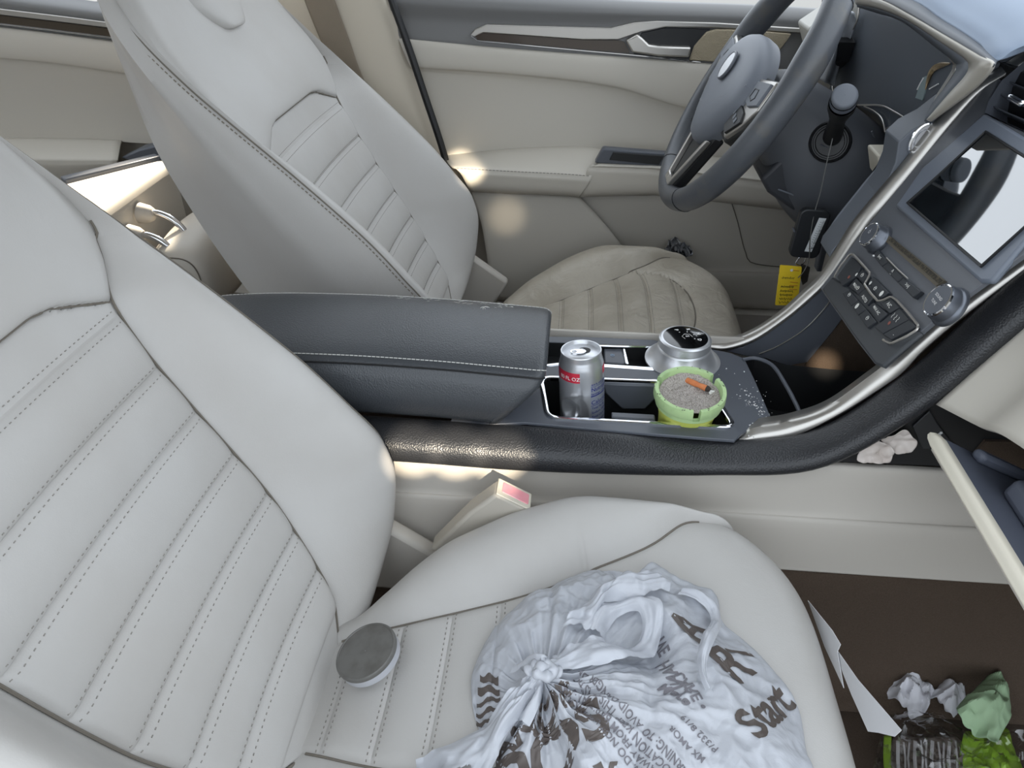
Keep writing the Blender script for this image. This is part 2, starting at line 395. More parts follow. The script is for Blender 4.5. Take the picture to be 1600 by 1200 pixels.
for st,Yc,s in((pseat,-.33,1),(dseat,.43,-1)):
    g=G()
    g.box((0.0,Yc,.085),(.40,.34,.05)); obj('seat_base',g,PLAD,st,bevel=.01)
    for sg in((1,-1)):
        g=G(); yy=Yc+sg*.208
        g.prism([(-.30,yy,.16),(-.16,yy,.155),(-.13,yy,.21),(-.20,yy,.262),(-.30,yy,.26)],(0,.022*sg,0))
        obj('recliner_cover',g,CRM,st,bevel=.006)
# ================================================================== CENTRE CONSOLE
ZP=.37
con=thing('center_console','long black and cream center console with padded armrest between the front seats','console',(.0,.05,.10))
def PZ(pts,z=ZP): return [U(a,b,z=z) for a,b in pts]
def flat(P,z): return [np.array([p[0],p[1],z]) for p in P]
# lower cream side panel
prof=[(-.060,.352),(-.068,.35),(-.071,.33),(-.074,.285),(-.080,.275),(-.085,.215),(-.0865,.203)]
xs=np.linspace(-.55,.80,30)
A=np.array([[(x,y-.012*sm((x-.1)/.5)*sm((.32-z)/.05),z+.012*sm((x-.15)/.5)*sm((.32-z)/.05)) for y,z in croms(np.array(prof)[:,[0,1]],28)] for x in xs])
obj('side_panel',G().grid(A),CRM,con,solid=.004)
# far side panel (towards driver)
A=np.array([[(x,y,z) for y,z in((.178,.372),(.19,.33),(.195,.20))] for x in(-.55,-.1,.1,.31)]); obj('side_panel',G().grid(A),CRM,con,solid=.004)
# black padded bolster along the passenger side, sweeping up to the dash
_nl=[(1187,690),(1250,678),(1320,643),(1390,599),(1435,564),(1495,506),(1600,422)]
topline=[(-.50,.376),(-.2,.374),(0,.371),(.10,.369)]+[(float(p[0]),float(p[2])) for p in Us(_nl,y=-.048)]; topline.append((2*topline[-1][0]-topline[-2][0],2*topline[-1][1]-topline[-2][1]))
_nb=[(1150,737),(1250,732),(1330,712),(1400,668),(1480,606),(1600,510)]
bot=[(-.50,.340),(-.2,.338),(0,.335)]+[(float(p[0]),float(p[2])) for p in Us(_nb,y=-.082)]; bot.append((2*bot[-1][0]-bot[-2][0],2*bot[-1][1]-bot[-2][1]))
topline=crom(topline,11); bot=crom(bot,11)
tl=croms(topline,70); bl=croms(bot,70)
rows=[]
for (x,z),(xb,zb) in zip(tl,bl):
    rows.append([(x+.002,-.046,z-.008),(x+.001,-.051,z-.003),(x+.002,-.062,z-.001),(x*.8+xb*.2,-.078,z*.8+zb*.2),(x*.55+xb*.45,-.087,z*.55+zb*.45),(x*.2+xb*.8,-.0875,z*.2+zb*.8),(xb,-.080,zb),(xb,-.06,zb+.004)])
A=np.swapaxes(croms(np.swapaxes(np.array(rows),0,1),40),0,1)
obj('knee_bolster',G().grid(A),BLK,con,solid=.003)
# seam of the upper knee pad
rr=[r for r in rows]; 
_i=int(np.argmin(np.linalg.norm(A[:,2]-U(1444,552,y=-.055),axis=1))); g=G(); g.tube([A[_i+int(j*.07),j]+np.array([0,-.0003,.0003]) for j in range(2,36)],.0012,6); obj('pad_seam',g,mat('seam_black',(14,14,15),.7),con)
# top plate with openings
outer=[(700,668),(745,664),(820,660),(1000,676),(1148,688),(1158,678),(1172,669),(1212,664),(1206,655),(1196,632),(1180,595),(1163,560),(1140,551),(1100,543),(1020,531),(935,527),(835,525),(760,522)]
OUT=PZ(outer[:6],ZP+.004)+PZ(outer[6:])
cup=roundpoly(PZ([(842,588),(1106,598)])+PZ([(1153,671),(853,655)],ZP+.004),.018,6)
tray=roundpoly(PZ([(843,534),(1036,541),(1042,577),(848,571)]),.006,4)
g=G().plate(OUT,[cup,tray],(0,0,-.004)); obj('top_plate',g,PLA,con,bevel=.0008,angle=30)
# rim below the plate edge
def well(name,loop,depth,m,shrink=.9,floor=True):
    L=np.array(loop); c=L.mean(0); g=G()
    L2=c+(L-c)*np.array([shrink,shrink,1]); L2[:,2]=ZP-depth
    g.grid(np.array([L-np.array([0,0,.001]),L2]),cv=True)
    if floor: g.f.append(tuple(range(len(L),2*len(L))))
    return obj(name,g,m,con,angle=30)
well('cup_holder',cup,.072,PLAD,.93); well('tray',tray,.022,PLAD,.95)
# cup holder liner inserts
g=G(); P=[(949,600),(1030,603),(1021,637),(1005,642),(968,641),(957,630)]
top=PZ([(942,598),(1026,603)]); 
pl=[U(942,599,z=ZP-.002),U(1026,603,z=ZP-.002),U(1026,622,z=ZP-.02),U(1008,640,z=ZP-.038),U(972,640,z=ZP-.038),U(946,615,z=ZP-.016)]
g.prism(pl,(0,.012,0)); obj('cup_liner',g,PLA,con,bevel=.002)
g=G(); pl=[U(955,657,z=ZP-.003),U(1025,661,z=ZP-.003),U(1020,665,z=ZP-.02),U(960,661,z=ZP-.02)]
pl=[np.array([p[0],p[1]+q,p[2]]) for p,q in zip(pl,(.018,.018,.0,.0))]
g.prism(pl,(0,-.012,0)); obj('cup_liner',g,PLA,con,bevel=.002)
# chrome trims
def ring(name,loop,wd,h,m,par=con):
    L=np.array(loop); c=L.mean(0); k=len(L); A=[]
    for i in range(k):
        t=L[(i+1)%k]-L[i-1]; t/=np.linalg.norm(t); nn=np.array([t[1],-t[0],0]); 
        A.append([L[i]+nn*a+np.array([0,0,b]) for a,b in((-.0006,-.006),(-.0006,h),(wd*.5,h*1.5),(wd,h),(wd,-.003))])
    A=np.array(A)
    if ((A[0,4]-c)**2).sum()<((A[0,0]-c)**2).sum(): pass
    return obj(name,G().grid(A,cu=True),m,par,angle=60)
ring('chrome_trim',[p for p in cup],.005,.0018,CHR)
g=G(); a=PZ([(848,572),(900,569),(1045,578)]); g.tube(crom(a,30),.0034,8,flat=.55,up=(0,0,1)); obj('chrome_trim',g,CHR,con)
g=G(); a=PZ([(900,538),(945,540),(1032,542.5)]); g.tube(crom(a,20),.0022,8); obj('chrome_trim',g,CHR,con)
# parking brake switch
g=G(); P=PZ([(943,544),(973,544),(979,568),(945,567)],ZP-.004); g.prism([p-np.array([0,0,.012]) for p in P],(0,0,.012)); pb=obj('parking_brake_switch',g,PLA,con,bevel=.002)
g=G(); P=PZ([(972.5,544),(977,544),(983,568),(977.5,568)],ZP-.001); g.prism([p-np.array([0,0,.012]) for p in P],(0,0,.012)); obj('chrome_edge',g,CHR,pb,bevel=.001)
g=G(); c=U(957,555,z=ZP-.0035); g.lathe([(.0022,0),(.0027,0),(.0027,.0003),(.0022,.0003)],c,n=20,closed=True); textmesh(g,'P',c,(1,0,0),(0,1,0),.0035); obj('park_symbol',g,mat('pale_blue_mark',(150,175,200),.6),pb)
# gear dial
gc=U(1066,562,z=ZP); 
dial=obj('gear_selector',G().lathe([(.049,-.001),(.049,.0015),(.0465,.003),(.040,.0085),(.035,.0185),(.0345,.020),(.0325,.0215),(.0325,.0225)],gc,n=72),ALU,con,angle=50)
obj('knurled_ring',G().lathe([(.0322,.0215)]+[(.0335+.0002*(i%2),.0225+.0006*i) for i in range(16)]+[(.0335,.0325),(.031,.034),(.0285,.0342)],gc,n=90),ALU,dial,angle=25)
obj('dial_top',G().lathe([(.0288,.0338),(.0285,.0345),(.020,.0352),(.010,.0356),(.0003,.0357)],gc,n=64),PLAG,dial,angle=60)
g=G()
for ch,ang,rd in(('P',125,.0185),('R',75,.0185),('N',25,.0185),('D',-25,.0185)):
    a=math.radians(ang); o=gc+np.array([rd*math.cos(a),rd*math.sin(a),.0357]); textmesh(g,ch,o,(.25,-1,0),(1,.25,0),.0068,bold=.0002)
    o2=gc+np.array([rd*.66*math.cos(a),rd*.66*math.sin(a),.0358]); g.lathe([(.0009,0),(.0001,.0001)],o2,n=10)
textmesh(g,'S',gc+np.array([.002,-.001,.0362]),(.25,-1,0),(1,.25,0),.0062,bold=.0002)
hexp=[gc+np.array([.002+.0068*math.cos(q),-.001+.0068*math.sin(q),.0362]) for q in np.linspace(0,2*PI,7)[:-1]]; g.tube(hexp[:5],.00025,4)
obj('gear_letters',g,WHT,dial)
# armrest
arm=[]
def arm_sec(x,fz=1,yn=0,top=0):
    zb=.377
    pts=[(-.050,zb),(-.062,zb+.012),(-.068,zb+.035),(-.064,zb+.058),(-.0575,zb+.069),(-.056,zb+.072),(-.048,zb+.0765),(-.02,zb+.082),(.025,zb+.085),(.07,zb+.083),(.098,zb+.076),(.107,zb+.069),(.110,zb+.06),(.112,zb+.03),(.108,zb)]
    return [(y+yn,z) for y,z in pts]
rings=[]
for x,yl,dz in((-.47,0,-.012),(-.44,0,-.006),(-.36,0,0),(-.25,0,.002),(-.15,0,.0),(-.09,0,-.003),(-.06,0,-.005)):
    rings.append([(x,y,z+dz) for y,z in arm_sec(x)])
# front end: leans back towards the bottom
base=arm_sec(0)
def endring(k):
    out=[]
    for y,z in base:
        h=(z-.377)/.085; xx=-.088+.052*sm(h*1.05)-.004*(y-.02)**2*100*0
        bulge=.012*math.sin(k*PI/2)
        sh=1-.10*(1-math.cos(k*PI/2))
        out.append((xx+bulge, .025+(y-.025)*sh, .377+(z-.377)*(1-.06*(1-math.cos(k*PI/2)))-.006))
    return out
rr2=[]
for k in(0,.35,.7,1.0): rr2.append(endring(k))
allr=croms(np.array(rings[:-1]+[rr2[0]]),50); allr=list(allr)+[np.array(r) for r in rr2[1:]]
cl=[crom(r,70,closed=True) for r in []]
R3=[np.array(croms(r,64)) for r in allr]
arm=obj('armrest',G().loft(R3),BLK2,con,angle=60)
def armpt(fr,i): 
    r=R3[i]; return croms(r,200)[int(fr*199)]
g=G(); i5=[i for i in range(2,len(R3))]
g.tube([R3[i][int(5/14*63)]+np.array([0,-.0005,.0003]) for i in i5],.0012,6); obj('seam',g,PLAD,arm)
g=G(); dashes(g,[R3[i][int(6/14*63)]+np.array([0,0,.0004]) for i in i5],.0050,.0040,.00075); obj('stitching',g,STI2,arm,kind='stuff')
g=G(); dashes(g,[R3[i][int(10/14*63)]+np.array([0,0,.0006]) for i in i5],.0050,.0040,.0008); obj('stitching',g,STI2,arm,kind='stuff')
# cracked leather along the far edge
g=G(); k0=int(9.7/14*63)
for t in range(46):
    i=int(np.interp(rng.random()**.8,[0,1],[26,44])); p=R3[i][k0+rng.integers(-1,2)]+np.array([rng.normal()*.004,rng.normal()*.003,.0006]); 
    a=rng.normal()*.35; l=rng.uniform(.002,.009); pts=[p,p+np.array([l*.5*math.cos(a),l*.5*math.sin(a),.0001]),p+np.array([l,l*math.sin(a+rng.normal()*.4),0])]; g.tube(pts,rng.uniform(.0002,.0006),4,flat=.3)
q=R3[38][k0-2]; 
for e in((.004,-.007),(-.004,-.004),(.001,-.015),(.006,.001)): g.tube([q+np.array([0,0,.0007]),q+np.array([e[0]*.6,e[1]*.4,.0006]),q+np.array([e[0],e[1],-.0002])],.0005,4)
obj('leather_cracks',g,STI2,arm,label='pale cracks in the worn armrest leather',kind='stuff')
# storage bin ahead of the selector, open under the stack
binl=PZ([(1163,560),(1180,555),(1230,568),(1300,575),(1372,580),(1345,620),(1290,648),(1250,660),(1212,664),(1196,632),(1180,595)])
L=np.array(binl); L2=L.copy(); L2[:,2]=ZP-.075; c=L2.mean(0); L2[:,:2]=c[:2]+(L2[:,:2]-c[:2])*.97
g=G().grid(np.array([L-np.array([0,0,.002]),L2]),cv=True); g.f.append(tuple(range(len(L),2*len(L)))); obj('storage_bin',g,PLAD,con,angle=30)
g=G(); g.tube(crom([U(1160,562,z=.371),U(1182,560,z=.372),U(1208,572,z=.372),U(1228,602,z=.372),U(1243,630,z=.371),U(1256,660,z=.369)],40),.0026,8); obj('bin_divider',g,PLA,con)
# ================================================================== FAR FRONT DOOR
def PY(pts): return [U(a,b,y=y) for a,b,y in pts]
def rowsY(rows): return [[U(a,b,y=y) for a,b in pts] for pts,y in rows]
door=thing('door','far front car door with cream panel, slate upper trim and silver accent','car door',(.1,.80,.0)); door['kind']='thing'
SL=mat('door_slate_trim',(112,112,112),.5,bump=('n',1300,.12,.0003))
r=rowsY([([(600,-30),(800,-14),(1000,0),(1200,8),(1420,22)],.82),([(600,-22),(800,-8),(1000,4),(1200,11),(1420,26)],.79),([(606,0),(800,12),(1000,20),(1200,28),(1420,44)],.772),([(614,28),(800,38),(1000,44),(1200,56),(1420,74)],.778),([(622,60),(800,76),(1000,91),(1200,107),(1420,128)],.774),([(622,62),(800,78),(1000,93),(1200,109),(1420,130)],.79)])
obj('upper_trim',G().grid(patch(r,60,60)),SL,door)
r=rowsY([([(622,58),(800,75),(1000,90),(1200,106),(1420,127)],.786),([(623,62),(800,78),(1000,93),(1200,109),(1420,130)],.770),([(632,84),(800,96),(1000,114),(1200,140),(1420,170)],.766),([(640,103),(800,114),(960,133),(1100,170),(1420,230)],.768),([(642,108),(800,119),(960,139),(1100,178),(1420,240)],.780),([(650,125),(800,140),(960,165),(1100,205),(1420,260)],.784),([(690,225),(800,222),(960,225),(1100,235),(1420,290)],.782),([(690,300),(800,300),(960,300),(1100,310),(1420,350)],.786)])
obj('door_panel',G().grid(patch(r,90,60)),CRMD,door)
# silver accent, wood strip, handle, grille
g=G(); pl=PY([(735,55,.768),(742,46,.768),(760,38.5,.768),(861,41.5,.768),(955,44,.768),(990,35.5,.768),(1026,33,.768),(1120,35.5,.768),(1253,44,.768),(1300,49,.768),(1300,58,.768),(1253,52,.768),(1120,43.5,.768),(1040,42,.768),(1001,50,.768),(966,62,.768),(910,62,.768),(840,57,.768),(755,51,.768),(741,57,.768)])
g.prism(pl,(0,.012,0)); obj('silver_accent',g,SIL,door,bevel=.0015)
g=G(); pl=PY([(742,55,.771),(757,51.5,.771),(840,57.5,.771),(910,62.5,.771),(966,63,.771),(976,66,.771),(984,83,.771),(900,76,.771),(790,66,.771),(746,62,.771)]); g.prism(pl,(0,.01,0)); obj('wood_strip',g,mat('dark_brown_gloss',(66,56,48),.12,coat=.5),door)
g=G(); g.tube(crom(PY([(736,56,.769),(745,63,.769),(790,67.5,.769),(900,78,.769),(1000,87,.769),(1095,97,.769)]),30),.0013,6); obj('chrome_line',g,CHR,door)
g=G(); pl=PY([(978,64,.757),(996,54,.757),(1004,60,.757),(1014,70,.757),(1030,72.5,.757),(1080,74,.757),(1077,90,.757),(1030,88,.757),(988,82,.757)]); g.prism(pl,(0,.02,0)); obj('door_handle',g,SIL,door,bevel=.003)
g=G(); pl=PY([(1003,52,.7705),(1040,44,.7705),(1110,46,.7705),(1078,93,.7705),(990,84,.7705)]); g.prism(pl,(0,.01,0)); obj('handle_recess',g,PLAD,door)
g=G(); pl=PY([(1077,94,.766),(1085,72,.766),(1104,50,.766),(1120,46,.766),(1173,47,.766),(1237,53,.766),(1224,72,.766),(1200,100,.766),(1160,100,.766)]); g.prism(pl,(0,.012,0)); obj('speaker_grille',g,mat('beige_speaker_mesh',(176,164,140),.8,bump=('v',900,1,.002)),door,bevel=.002)
# arm rest
def ext(secpts,xa,xb,n=20): 
    return [[(x,y,z) for y,z in secpts] for x in np.linspace(xa,xb,n)]
ra=rowsY([([(690,243),(800,232),(905,228),(940,233)],.783),([(695,247),(800,238),(905,235),(938,240)],.765),([(704,258),(800,260),(880,264),(930,268)],.715),([(714,265),(800,270),(880,274),(925,277)],.703),([(722,275),(800,280),(880,285),(920,288)],.701),([(733,296),(800,299),(880,303),(908,305)],.712),([(735,300),(800,303),(880,306),(906,308)],.76)])
A=patch(ra,50,30); g=G().grid(A); o=len(g.v); arr=obj('door_armrest',g,CRMD,door,solid=.004)
g=G(); dashes(g,[p+np.array([0,-.0012,.0006]) for p in crom(PY([(714,263,.7035),(800,268,.7035),(880,272,.7035),(921,275,.7035)]),40)],.007,.005,.0009); obj('stitching',g,STI,arr,kind='stuff')
ra=rowsY([([(936,233),(1000,232),(1060,236),(1340,270)],.783),([(934,256),(1000,258),(1060,262),(1340,295)],.712),([(920,262),(1000,264),(1060,270),(1340,304)],.708),([(916,272),(1000,276),(1060,282),(1340,317)],.705),([(907,304),(1000,302),(1060,305),(1340,338)],.714),([(905,308),(1000,306),(1060,309),(1340,342)],.77)])
obj('pull_bar',G().grid(patch(ra,40,30)),CRMD,door,solid=.004)
g=G(); pl=PY([(942,232,.712),(1045,240,.712),(1038,262,.712),(929,255,.712)]); g.prism(pl,(0,.02,0)); pp=obj('pull_pocket',g,PLA,door,bevel=.003)
g=G(); pl=PY([(958,238,.7095),(1037,244,.7095),(1030,258,.7095),(952,250,.7095)]); g.prism(pl,(0,.004,0)); obj('pocket_opening',g,PLAD,pp,bevel=.001)
# lower door
ra=rowsY([([(735,296),(800,300),(905,306)],.772),([(738,306),(800,309),(912,314)],.765),([(752,350),(820,352),(945,350)],.752),([(760,395),(850,400),(985,402)],.745),([(770,470),(880,480),(1040,480)],.745)])
obj('map_pocket',G().grid(patch(ra,30,30)),CRMD,door,solid=.004)
ra=rowsY([([(880,300),(1000,302),(1150,310),(1300,325),(1450,350)],.785),([(890,345),(1000,350),(1150,355),(1300,370),(1450,390)],.783),([(900,410),(1000,415),(1150,418),(1300,425),(1450,440)],.780),([(900,425),(1000,430),(1150,430),(1300,436),(1450,450)],.765),([(900,468),(1000,470),(1150,474),(1300,480),(1450,495)],.762),([(900,475),(1000,478),(1150,482),(1300,488),(1450,503)],.775)])
obj('lower_panel',G().grid(patch(ra,40,40)),CRMD,door,solid=.004)
g=G(); g.tube(crom(PY([(1140,308,.7815),(1152,345,.7805),(1165,395,.779),(1180,412,.7785),(1260,420,.778)]),24),.0011,5); obj('panel_gap',g,SEAM,door)
# door seal / pillar
seal=crom(PY([(592,-60,.757),(612,0,.757),(640,78,.756),(664,150,.755),(688,222,.753),(706,282,.752),(730,345,.752)]),40)
g=G().tube(seal,.007,8); tag(obj('door_seal',g,PLAD),'dark rubber seal along the rear edge of the far front door','seal')
ra=[PY([(400,-60,.80),(395,0,.80),(450,90,.80),(520,180,.80),(600,330,.80)]),PY([(480,-60,.752),(490,0,.752),(520,90,.752),(575,190,.752),(660,340,.752)]),PY([(560,-60,.757),(575,0,.757),(605,90,.757),(645,190,.757),(705,340,.757)]),PY([(588,-60,.78),(606,0,.78),(638,90,.78),(675,190,.78),(733,340,.78)])]
struct(obj('trim_1',G().grid(patch(ra,40,40)),mat('warm_pillar_plastic',(198,189,173),.6),solid=.004,label='cream pillar trim between the far front and rear doors'))
def belt_strip(pts,w): 
    pass
A=[PY([(462,-40,.742),(476,0,.742),(500,60,.742),(525,110,.742),(560,190,.742)]),PY([(508,-40,.740),(523,0,.740),(545,60,.740),(566,118,.740),(604,200,.740)])]
tag(obj('seat_belt',G().grid(patch(A,12,40)),mat('taupe_belt_webbing',(142,130,114),.8,bump=('v',1500,.6,.001)),solid=.0018),'taupe seat belt webbing hanging against the cream pillar behind the far seat','seat belt')
# ================================================================== FAR REAR DOOR
rd=thing('door','far rear car door with cream panel, seen past the tops of the front seats','car door',(-.9,.80,.0)); rd['kind']='thing'
Yd=.80
ra=rowsY([([(-260,-70),(-100,-40),(0,-22),(100,-5),(260,18)],.82),([(-260,-50),(-100,-20),(0,0),(100,14),(260,36)],.785),([(-260,-15),(-100,8),(0,24),(100,38),(260,60)],.79),([(-260,10),(-100,30),(0,44),(100,56),(260,78)],.79)])
obj('upper_trim',G().grid(patch(ra,30,30)),SL,rd)
g=G(); pl=PY([(-250,-18,.776),(-100,2,.776),(0,14,.776),(100,26,.776),(250,46,.776),(250,54,.776),(100,35,.776),(0,23,.776),(-100,12,.776),(-250,-6,.776)]); g.prism(pl,(0,.012,0)); obj('silver_accent',g,SIL,rd,bevel=.0015)
g=G(); pl=PY([(-250,-5,.779),(-100,13,.779),(0,24,.779),(100,36,.779),(250,55,.779),(250,68,.779),(100,49,.779),(0,37,.779),(-100,26,.779),(-250,8,.779)]); g.prism(pl,(0,.012,0)); obj('wood_strip',g,mat('dark_brown_gloss',(70,62,52),.15,coat=.4),rd)
g=G(); g.tube(crom(PY([(-250,10,.777),(-100,27,.777),(0,38,.777),(100,50,.777),(250,69,.777)]),30),.0014,6); obj('chrome_line',g,CHR,rd)
ra=rowsY([([(-260,10),(-100,30),(0,41),(100,53),(260,74)],.788),([(-260,18),(-100,35),(0,46),(100,58),(260,80)],.778),([(-260,50),(-100,62),(0,72),(100,83),(260,105)],.774),([(-260,72),(-100,82),(0,90),(100,100),(260,124)],.776),([(-260,78),(-100,88),(0,96),(100,106),(260,130)],.788),([(-260,150),(-100,155),(0,160),(100,165),(260,180)],.792),([(-260,225),(-100,220),(0,217),(100,217),(260,226)],.788)])
obj('door_panel',G().grid(patch(ra,60,40)),CRMD,rd)
ra=rowsY([([(-260,222),(-100,218),(0,216),(100,216),(190,219)],.788),([(-260,226),(-100,222),(0,220),(100,221),(188,224)],.772),([(-260,245),(-100,244),(0,243),(100,244),(184,245)],.725),([(-260,256),(-100,255),(0,254),(100,255),(182,254)],.717),([(-260,270),(-100,268),(0,268),(100,266),(180,262)],.72),([(-260,300),(-100,296),(0,294),(100,292),(180,288)],.74)])
obj('door_armrest',G().grid(patch(ra,40,30)),CRMD,rd,solid=.004)
ra=rowsY([([(-260,272),(-100,270),(0,268),(100,266),(320,262)],.785),([(-260,400),(-100,395),(0,390),(100,385),(320,380)],.775),([(-260,520),(-100,515),(0,510),(100,500),(320,490)],.775)])
obj('lower_panel',G().grid(patch(ra,20,20)),mat('grey_brown_vinyl',(150,143,132),.6),rd,solid=.004)
g=G(); pl=PY([(188,247,.735),(215,234,.735),(262,222,.735),(290,230,.735),(270,250,.735),(215,256,.735)]); g.prism(pl,(0,.04,0)); obj('pull_pocket',g,PLA,rd,bevel=.004)
# ================================================================== FOLDED REAR SEAT
rs=thing('rear_bench','folded rear seat with sunlit back and loose head restraint, seen between the front seats','rear seat',(-.8,.35,.2))
zt=.47
fe=[U(100,371,z=zt),U(159,327,z=zt),U(252,262,z=zt),U(300,232,z=zt)]
be=[U(-60,345,z=zt),U(40,312,z=zt),U(105,283,z=zt),U(253,246,z=zt),U(300,238,z=zt)]
xf=fe[1][0]; 
xe=U(205,295,z=zt)[0]
Yr=[.08,.74]
g=G(); P=[U(20,424,z=zt),U(252,262,z=zt),U(275,250,z=zt),U(253,246,z=zt),U(105,283,z=zt),U(-80,330,z=zt)]
g.prism([p-np.array([0,0,.13]) for p in P],(0,0,.13)); obj('seat_back',g,LEAS,rs,bevel=.018,seg=4)
g=G(); q=[U(104,284,z=zt),U(253,247,z=zt)]; g.prism([q[0]+np.array([-.002,.0,-.02]),q[1]+np.array([-.002,0,-.02]),q[1]+np.array([-.02,.015,-.02]),q[0]+np.array([-.02,.015,-.02])],(0,0,.024)); obj('gap_shadow_strip',g,PLA,rs,bevel=.003)  # dark strip modelled where a gap shadow runs behind the folded seat
for (px,py) in((222,333),(205,367)):
    p=U(px,py,x=xe+.006); g=G(); g.lathe([(.0001,.022),(.010,.020),(.0145,.012),(.017,-.004)],p,ax=(1,0,-.1),n=32); sl=obj('post_sleeve',g,CRM,rs,angle=60)
    q=p+np.array([.012,0,0]); pts=crom([q,q+np.array([.02,-.004,.002]),q+np.array([.045,-.008,-.008]),q+np.array([.062,-.010,-.03]),q+np.array([.068,-.012,-.06])],24)
    g=G(); g.tube(pts,.0058,12); obj('head_restraint_post',g,CHR,rs)
hc=U(312,405,x=xe+.085)
rows=[]
for t,sx,sz in((-1,.015,.015),(-.96,.035,.045),(-.8,.05,.062),(-.4,.056,.07),(0,.058,.072),(.4,.056,.07),(.8,.05,.062),(.96,.035,.045),(1,.015,.015)):
    rows.append([(hc[0]+sx*math.copysign(abs(math.cos(a))**.7,math.cos(a)),hc[1]+.03+t*.12,hc[2]-.01+sz*math.copysign(abs(math.sin(a))**.7,math.sin(a))) for a in np.linspace(0,2*PI,40,endpoint=False)])
hr=obj('head_restraint',G().loft(croms(rows,40)),LEAS,rs)
g=G(); R=croms(rows,40); 
for j in(16,): g.tube([R[i][j]+np.array([-.0005,0,.0005]) for i in range(3,37)],.0014,6)
g.tube(list(R[6][:40]+np.array([0,-.0006,0])),.0013,6,closed=True); obj('seam',g,SEAM,hr)
# rear footwell
g=G(); g.box((-.72,.36,.10),(.5,.75,.02)); struct(obj('floor_mat',g,CARP))
# ================================================================== FLOOR, TUNNEL, FAR SILL, ROOF, PILLARS
g=G(); g.box((.1,.05,-.015),(3.0,1.64,.03)); struct(obj('floor',g,CARP))
tun=[(-.078,.240),(-.084,.205),(-.094,.19),(-.100,.10),(-.112,.03),(-.14,.001)]
A=np.array([[(x,y,z+.006*sm((x-.2)/.2)) for y,z in croms(tun,16)] for x in np.linspace(-.6,.95,20)])
g=G().grid(A); struct(obj('floor_tunnel_carpet',g,CARP,solid=.004))
tun=[(.196,.212),(.20,.19),(.205,.10),(.215,.03),(.24,.001)]
A=np.array([[(x,y,z) for y,z in croms(tun,16)] for x in np.linspace(-.6,.95,20)])
g=G().grid(A); struct(obj('floor_tunnel_carpet',g,CARP,solid=.004))
# ================================================================== CENTRE STACK
stk=thing('control_panel','sloping slate control panel with touchscreen, knobs and climate buttons above the console','control panel',(.32,.06,.42))
sn=np.array([-.885,0,.466]); sn/=np.linalg.norm(sn); sp0=np.array([.339,.17,.511]); SP=(sp0,sn)
def spl(d): return (sp0+sn*d,sn)
def SPs(pts,d=0): return UPs(pts,spl(d))
def spz(pts,d=0): return SPs([(1280+.175*a,320+.175*b) for a,b in pts],d)
def slab(name,pts,m,par,d,th,bevel=0,rc=0,lab=None):
    P=SPs(pts,d)
    if rc: P=roundpoly(P,rc,4)
    g=G(); g.prism([p-sn*th for p in P],sn*th); return obj(name,g,m,par,bevel=bevel,label=lab)
fl=[(1103,539),(1134,543),(1176,530),(1222,499),(1257,471),(1292,436),(1348,360),(1390,311),(1442,245),(1491,185),(1530,142),(1575,112),(1640,70)]
fu=[(1101,534),(1131,530),(1173,515),(1215,488),(1250,457),(1285,422),(1327,353),(1372,297),(1411,252),(1460,189),(1512,133),(1556,108),(1625,62)]
nu_=[(1155,680),(1175,669),(1225,660),(1285,639),(1355,590),(1390,562),(1425,530),(1477,485),(1600,396),(1660,350)]
nl_=[(1152,688),(1187,690),(1250,677.5),(1320,641),(1390,597),(1414,578),(1441,548),(1495,502),(1600,420),(1660,374)]
A=np.array([Us(fu,y=.185),Us([((a[0]*.6+b[0]*.4),(a[1]*.6+b[1]*.4)) for a,b in zip(fu,fl)],y=.178),Us(fl,y=.168)]); A=np.swapaxes(croms(np.swapaxes(A,0,1),80),0,1)
obj('silver_rail',G().grid(A),SIL,stk,solid=.006)
A=np.array([[p+np.array([.012,.025,-.004]) for p in Us(nu_,y=-.036)],Us(nu_,y=-.036),Us([((a[0]*.6+b[0]*.4),(a[1]*.6+b[1]*.4)) for a,b in zip(nu_,nl_)],y=-.043),Us(nl_,y=-.050)]); A=np.swapaxes(croms(np.swapaxes(A,0,1),80),0,1)
obj('silver_rail',G().grid(A),SIL,stk,solid=.006)
# side webs below the rails
g=G(); P=Us([(1110,543),(1160,543),(1176,531),(1222,500),(1257,472),(1292,437),(1330,385),(1330,480),(1300,520),(1262,566),(1230,572),(1196,560),(1165,556)],y=.172); g.prism(P,(0,.012,0)); web=obj('side_web',g,PLA,stk,bevel=.001)
g=G(); g.tube(crom(Us([(1186,553),(1215,541),(1255,516),(1285,486),(1300,465)],y=.170),30),.0009,6); obj('silver_line',g,SIL,web)
# face
face=[(1281,450),(1292,437),(1348,360),(1390,311),(1442,245),(1491,185),(1530,142),(1560,122),(1545,155),(1538,178),(1600,206),(1680,245),(1760,290),(1660,350),(1600,396),(1477,485),(1425,530),(1390,562),(1378,573),(1366,568),(1340,535)]
slab('face_plate',face,mat('slate_face_plate',(100,103,109),.38,bump=('n',1500,.05,.0003)),stk,0,.006,bevel=.001)
slab('lower_lip',[(1283,452),(1300,432),(1440,520),(1424,533),(1390,562),(1378,573),(1366,568),(1330,520)],mat('slate_lower_face',(66,69,73),.42),stk,.0035,.006,bevel=.0025)
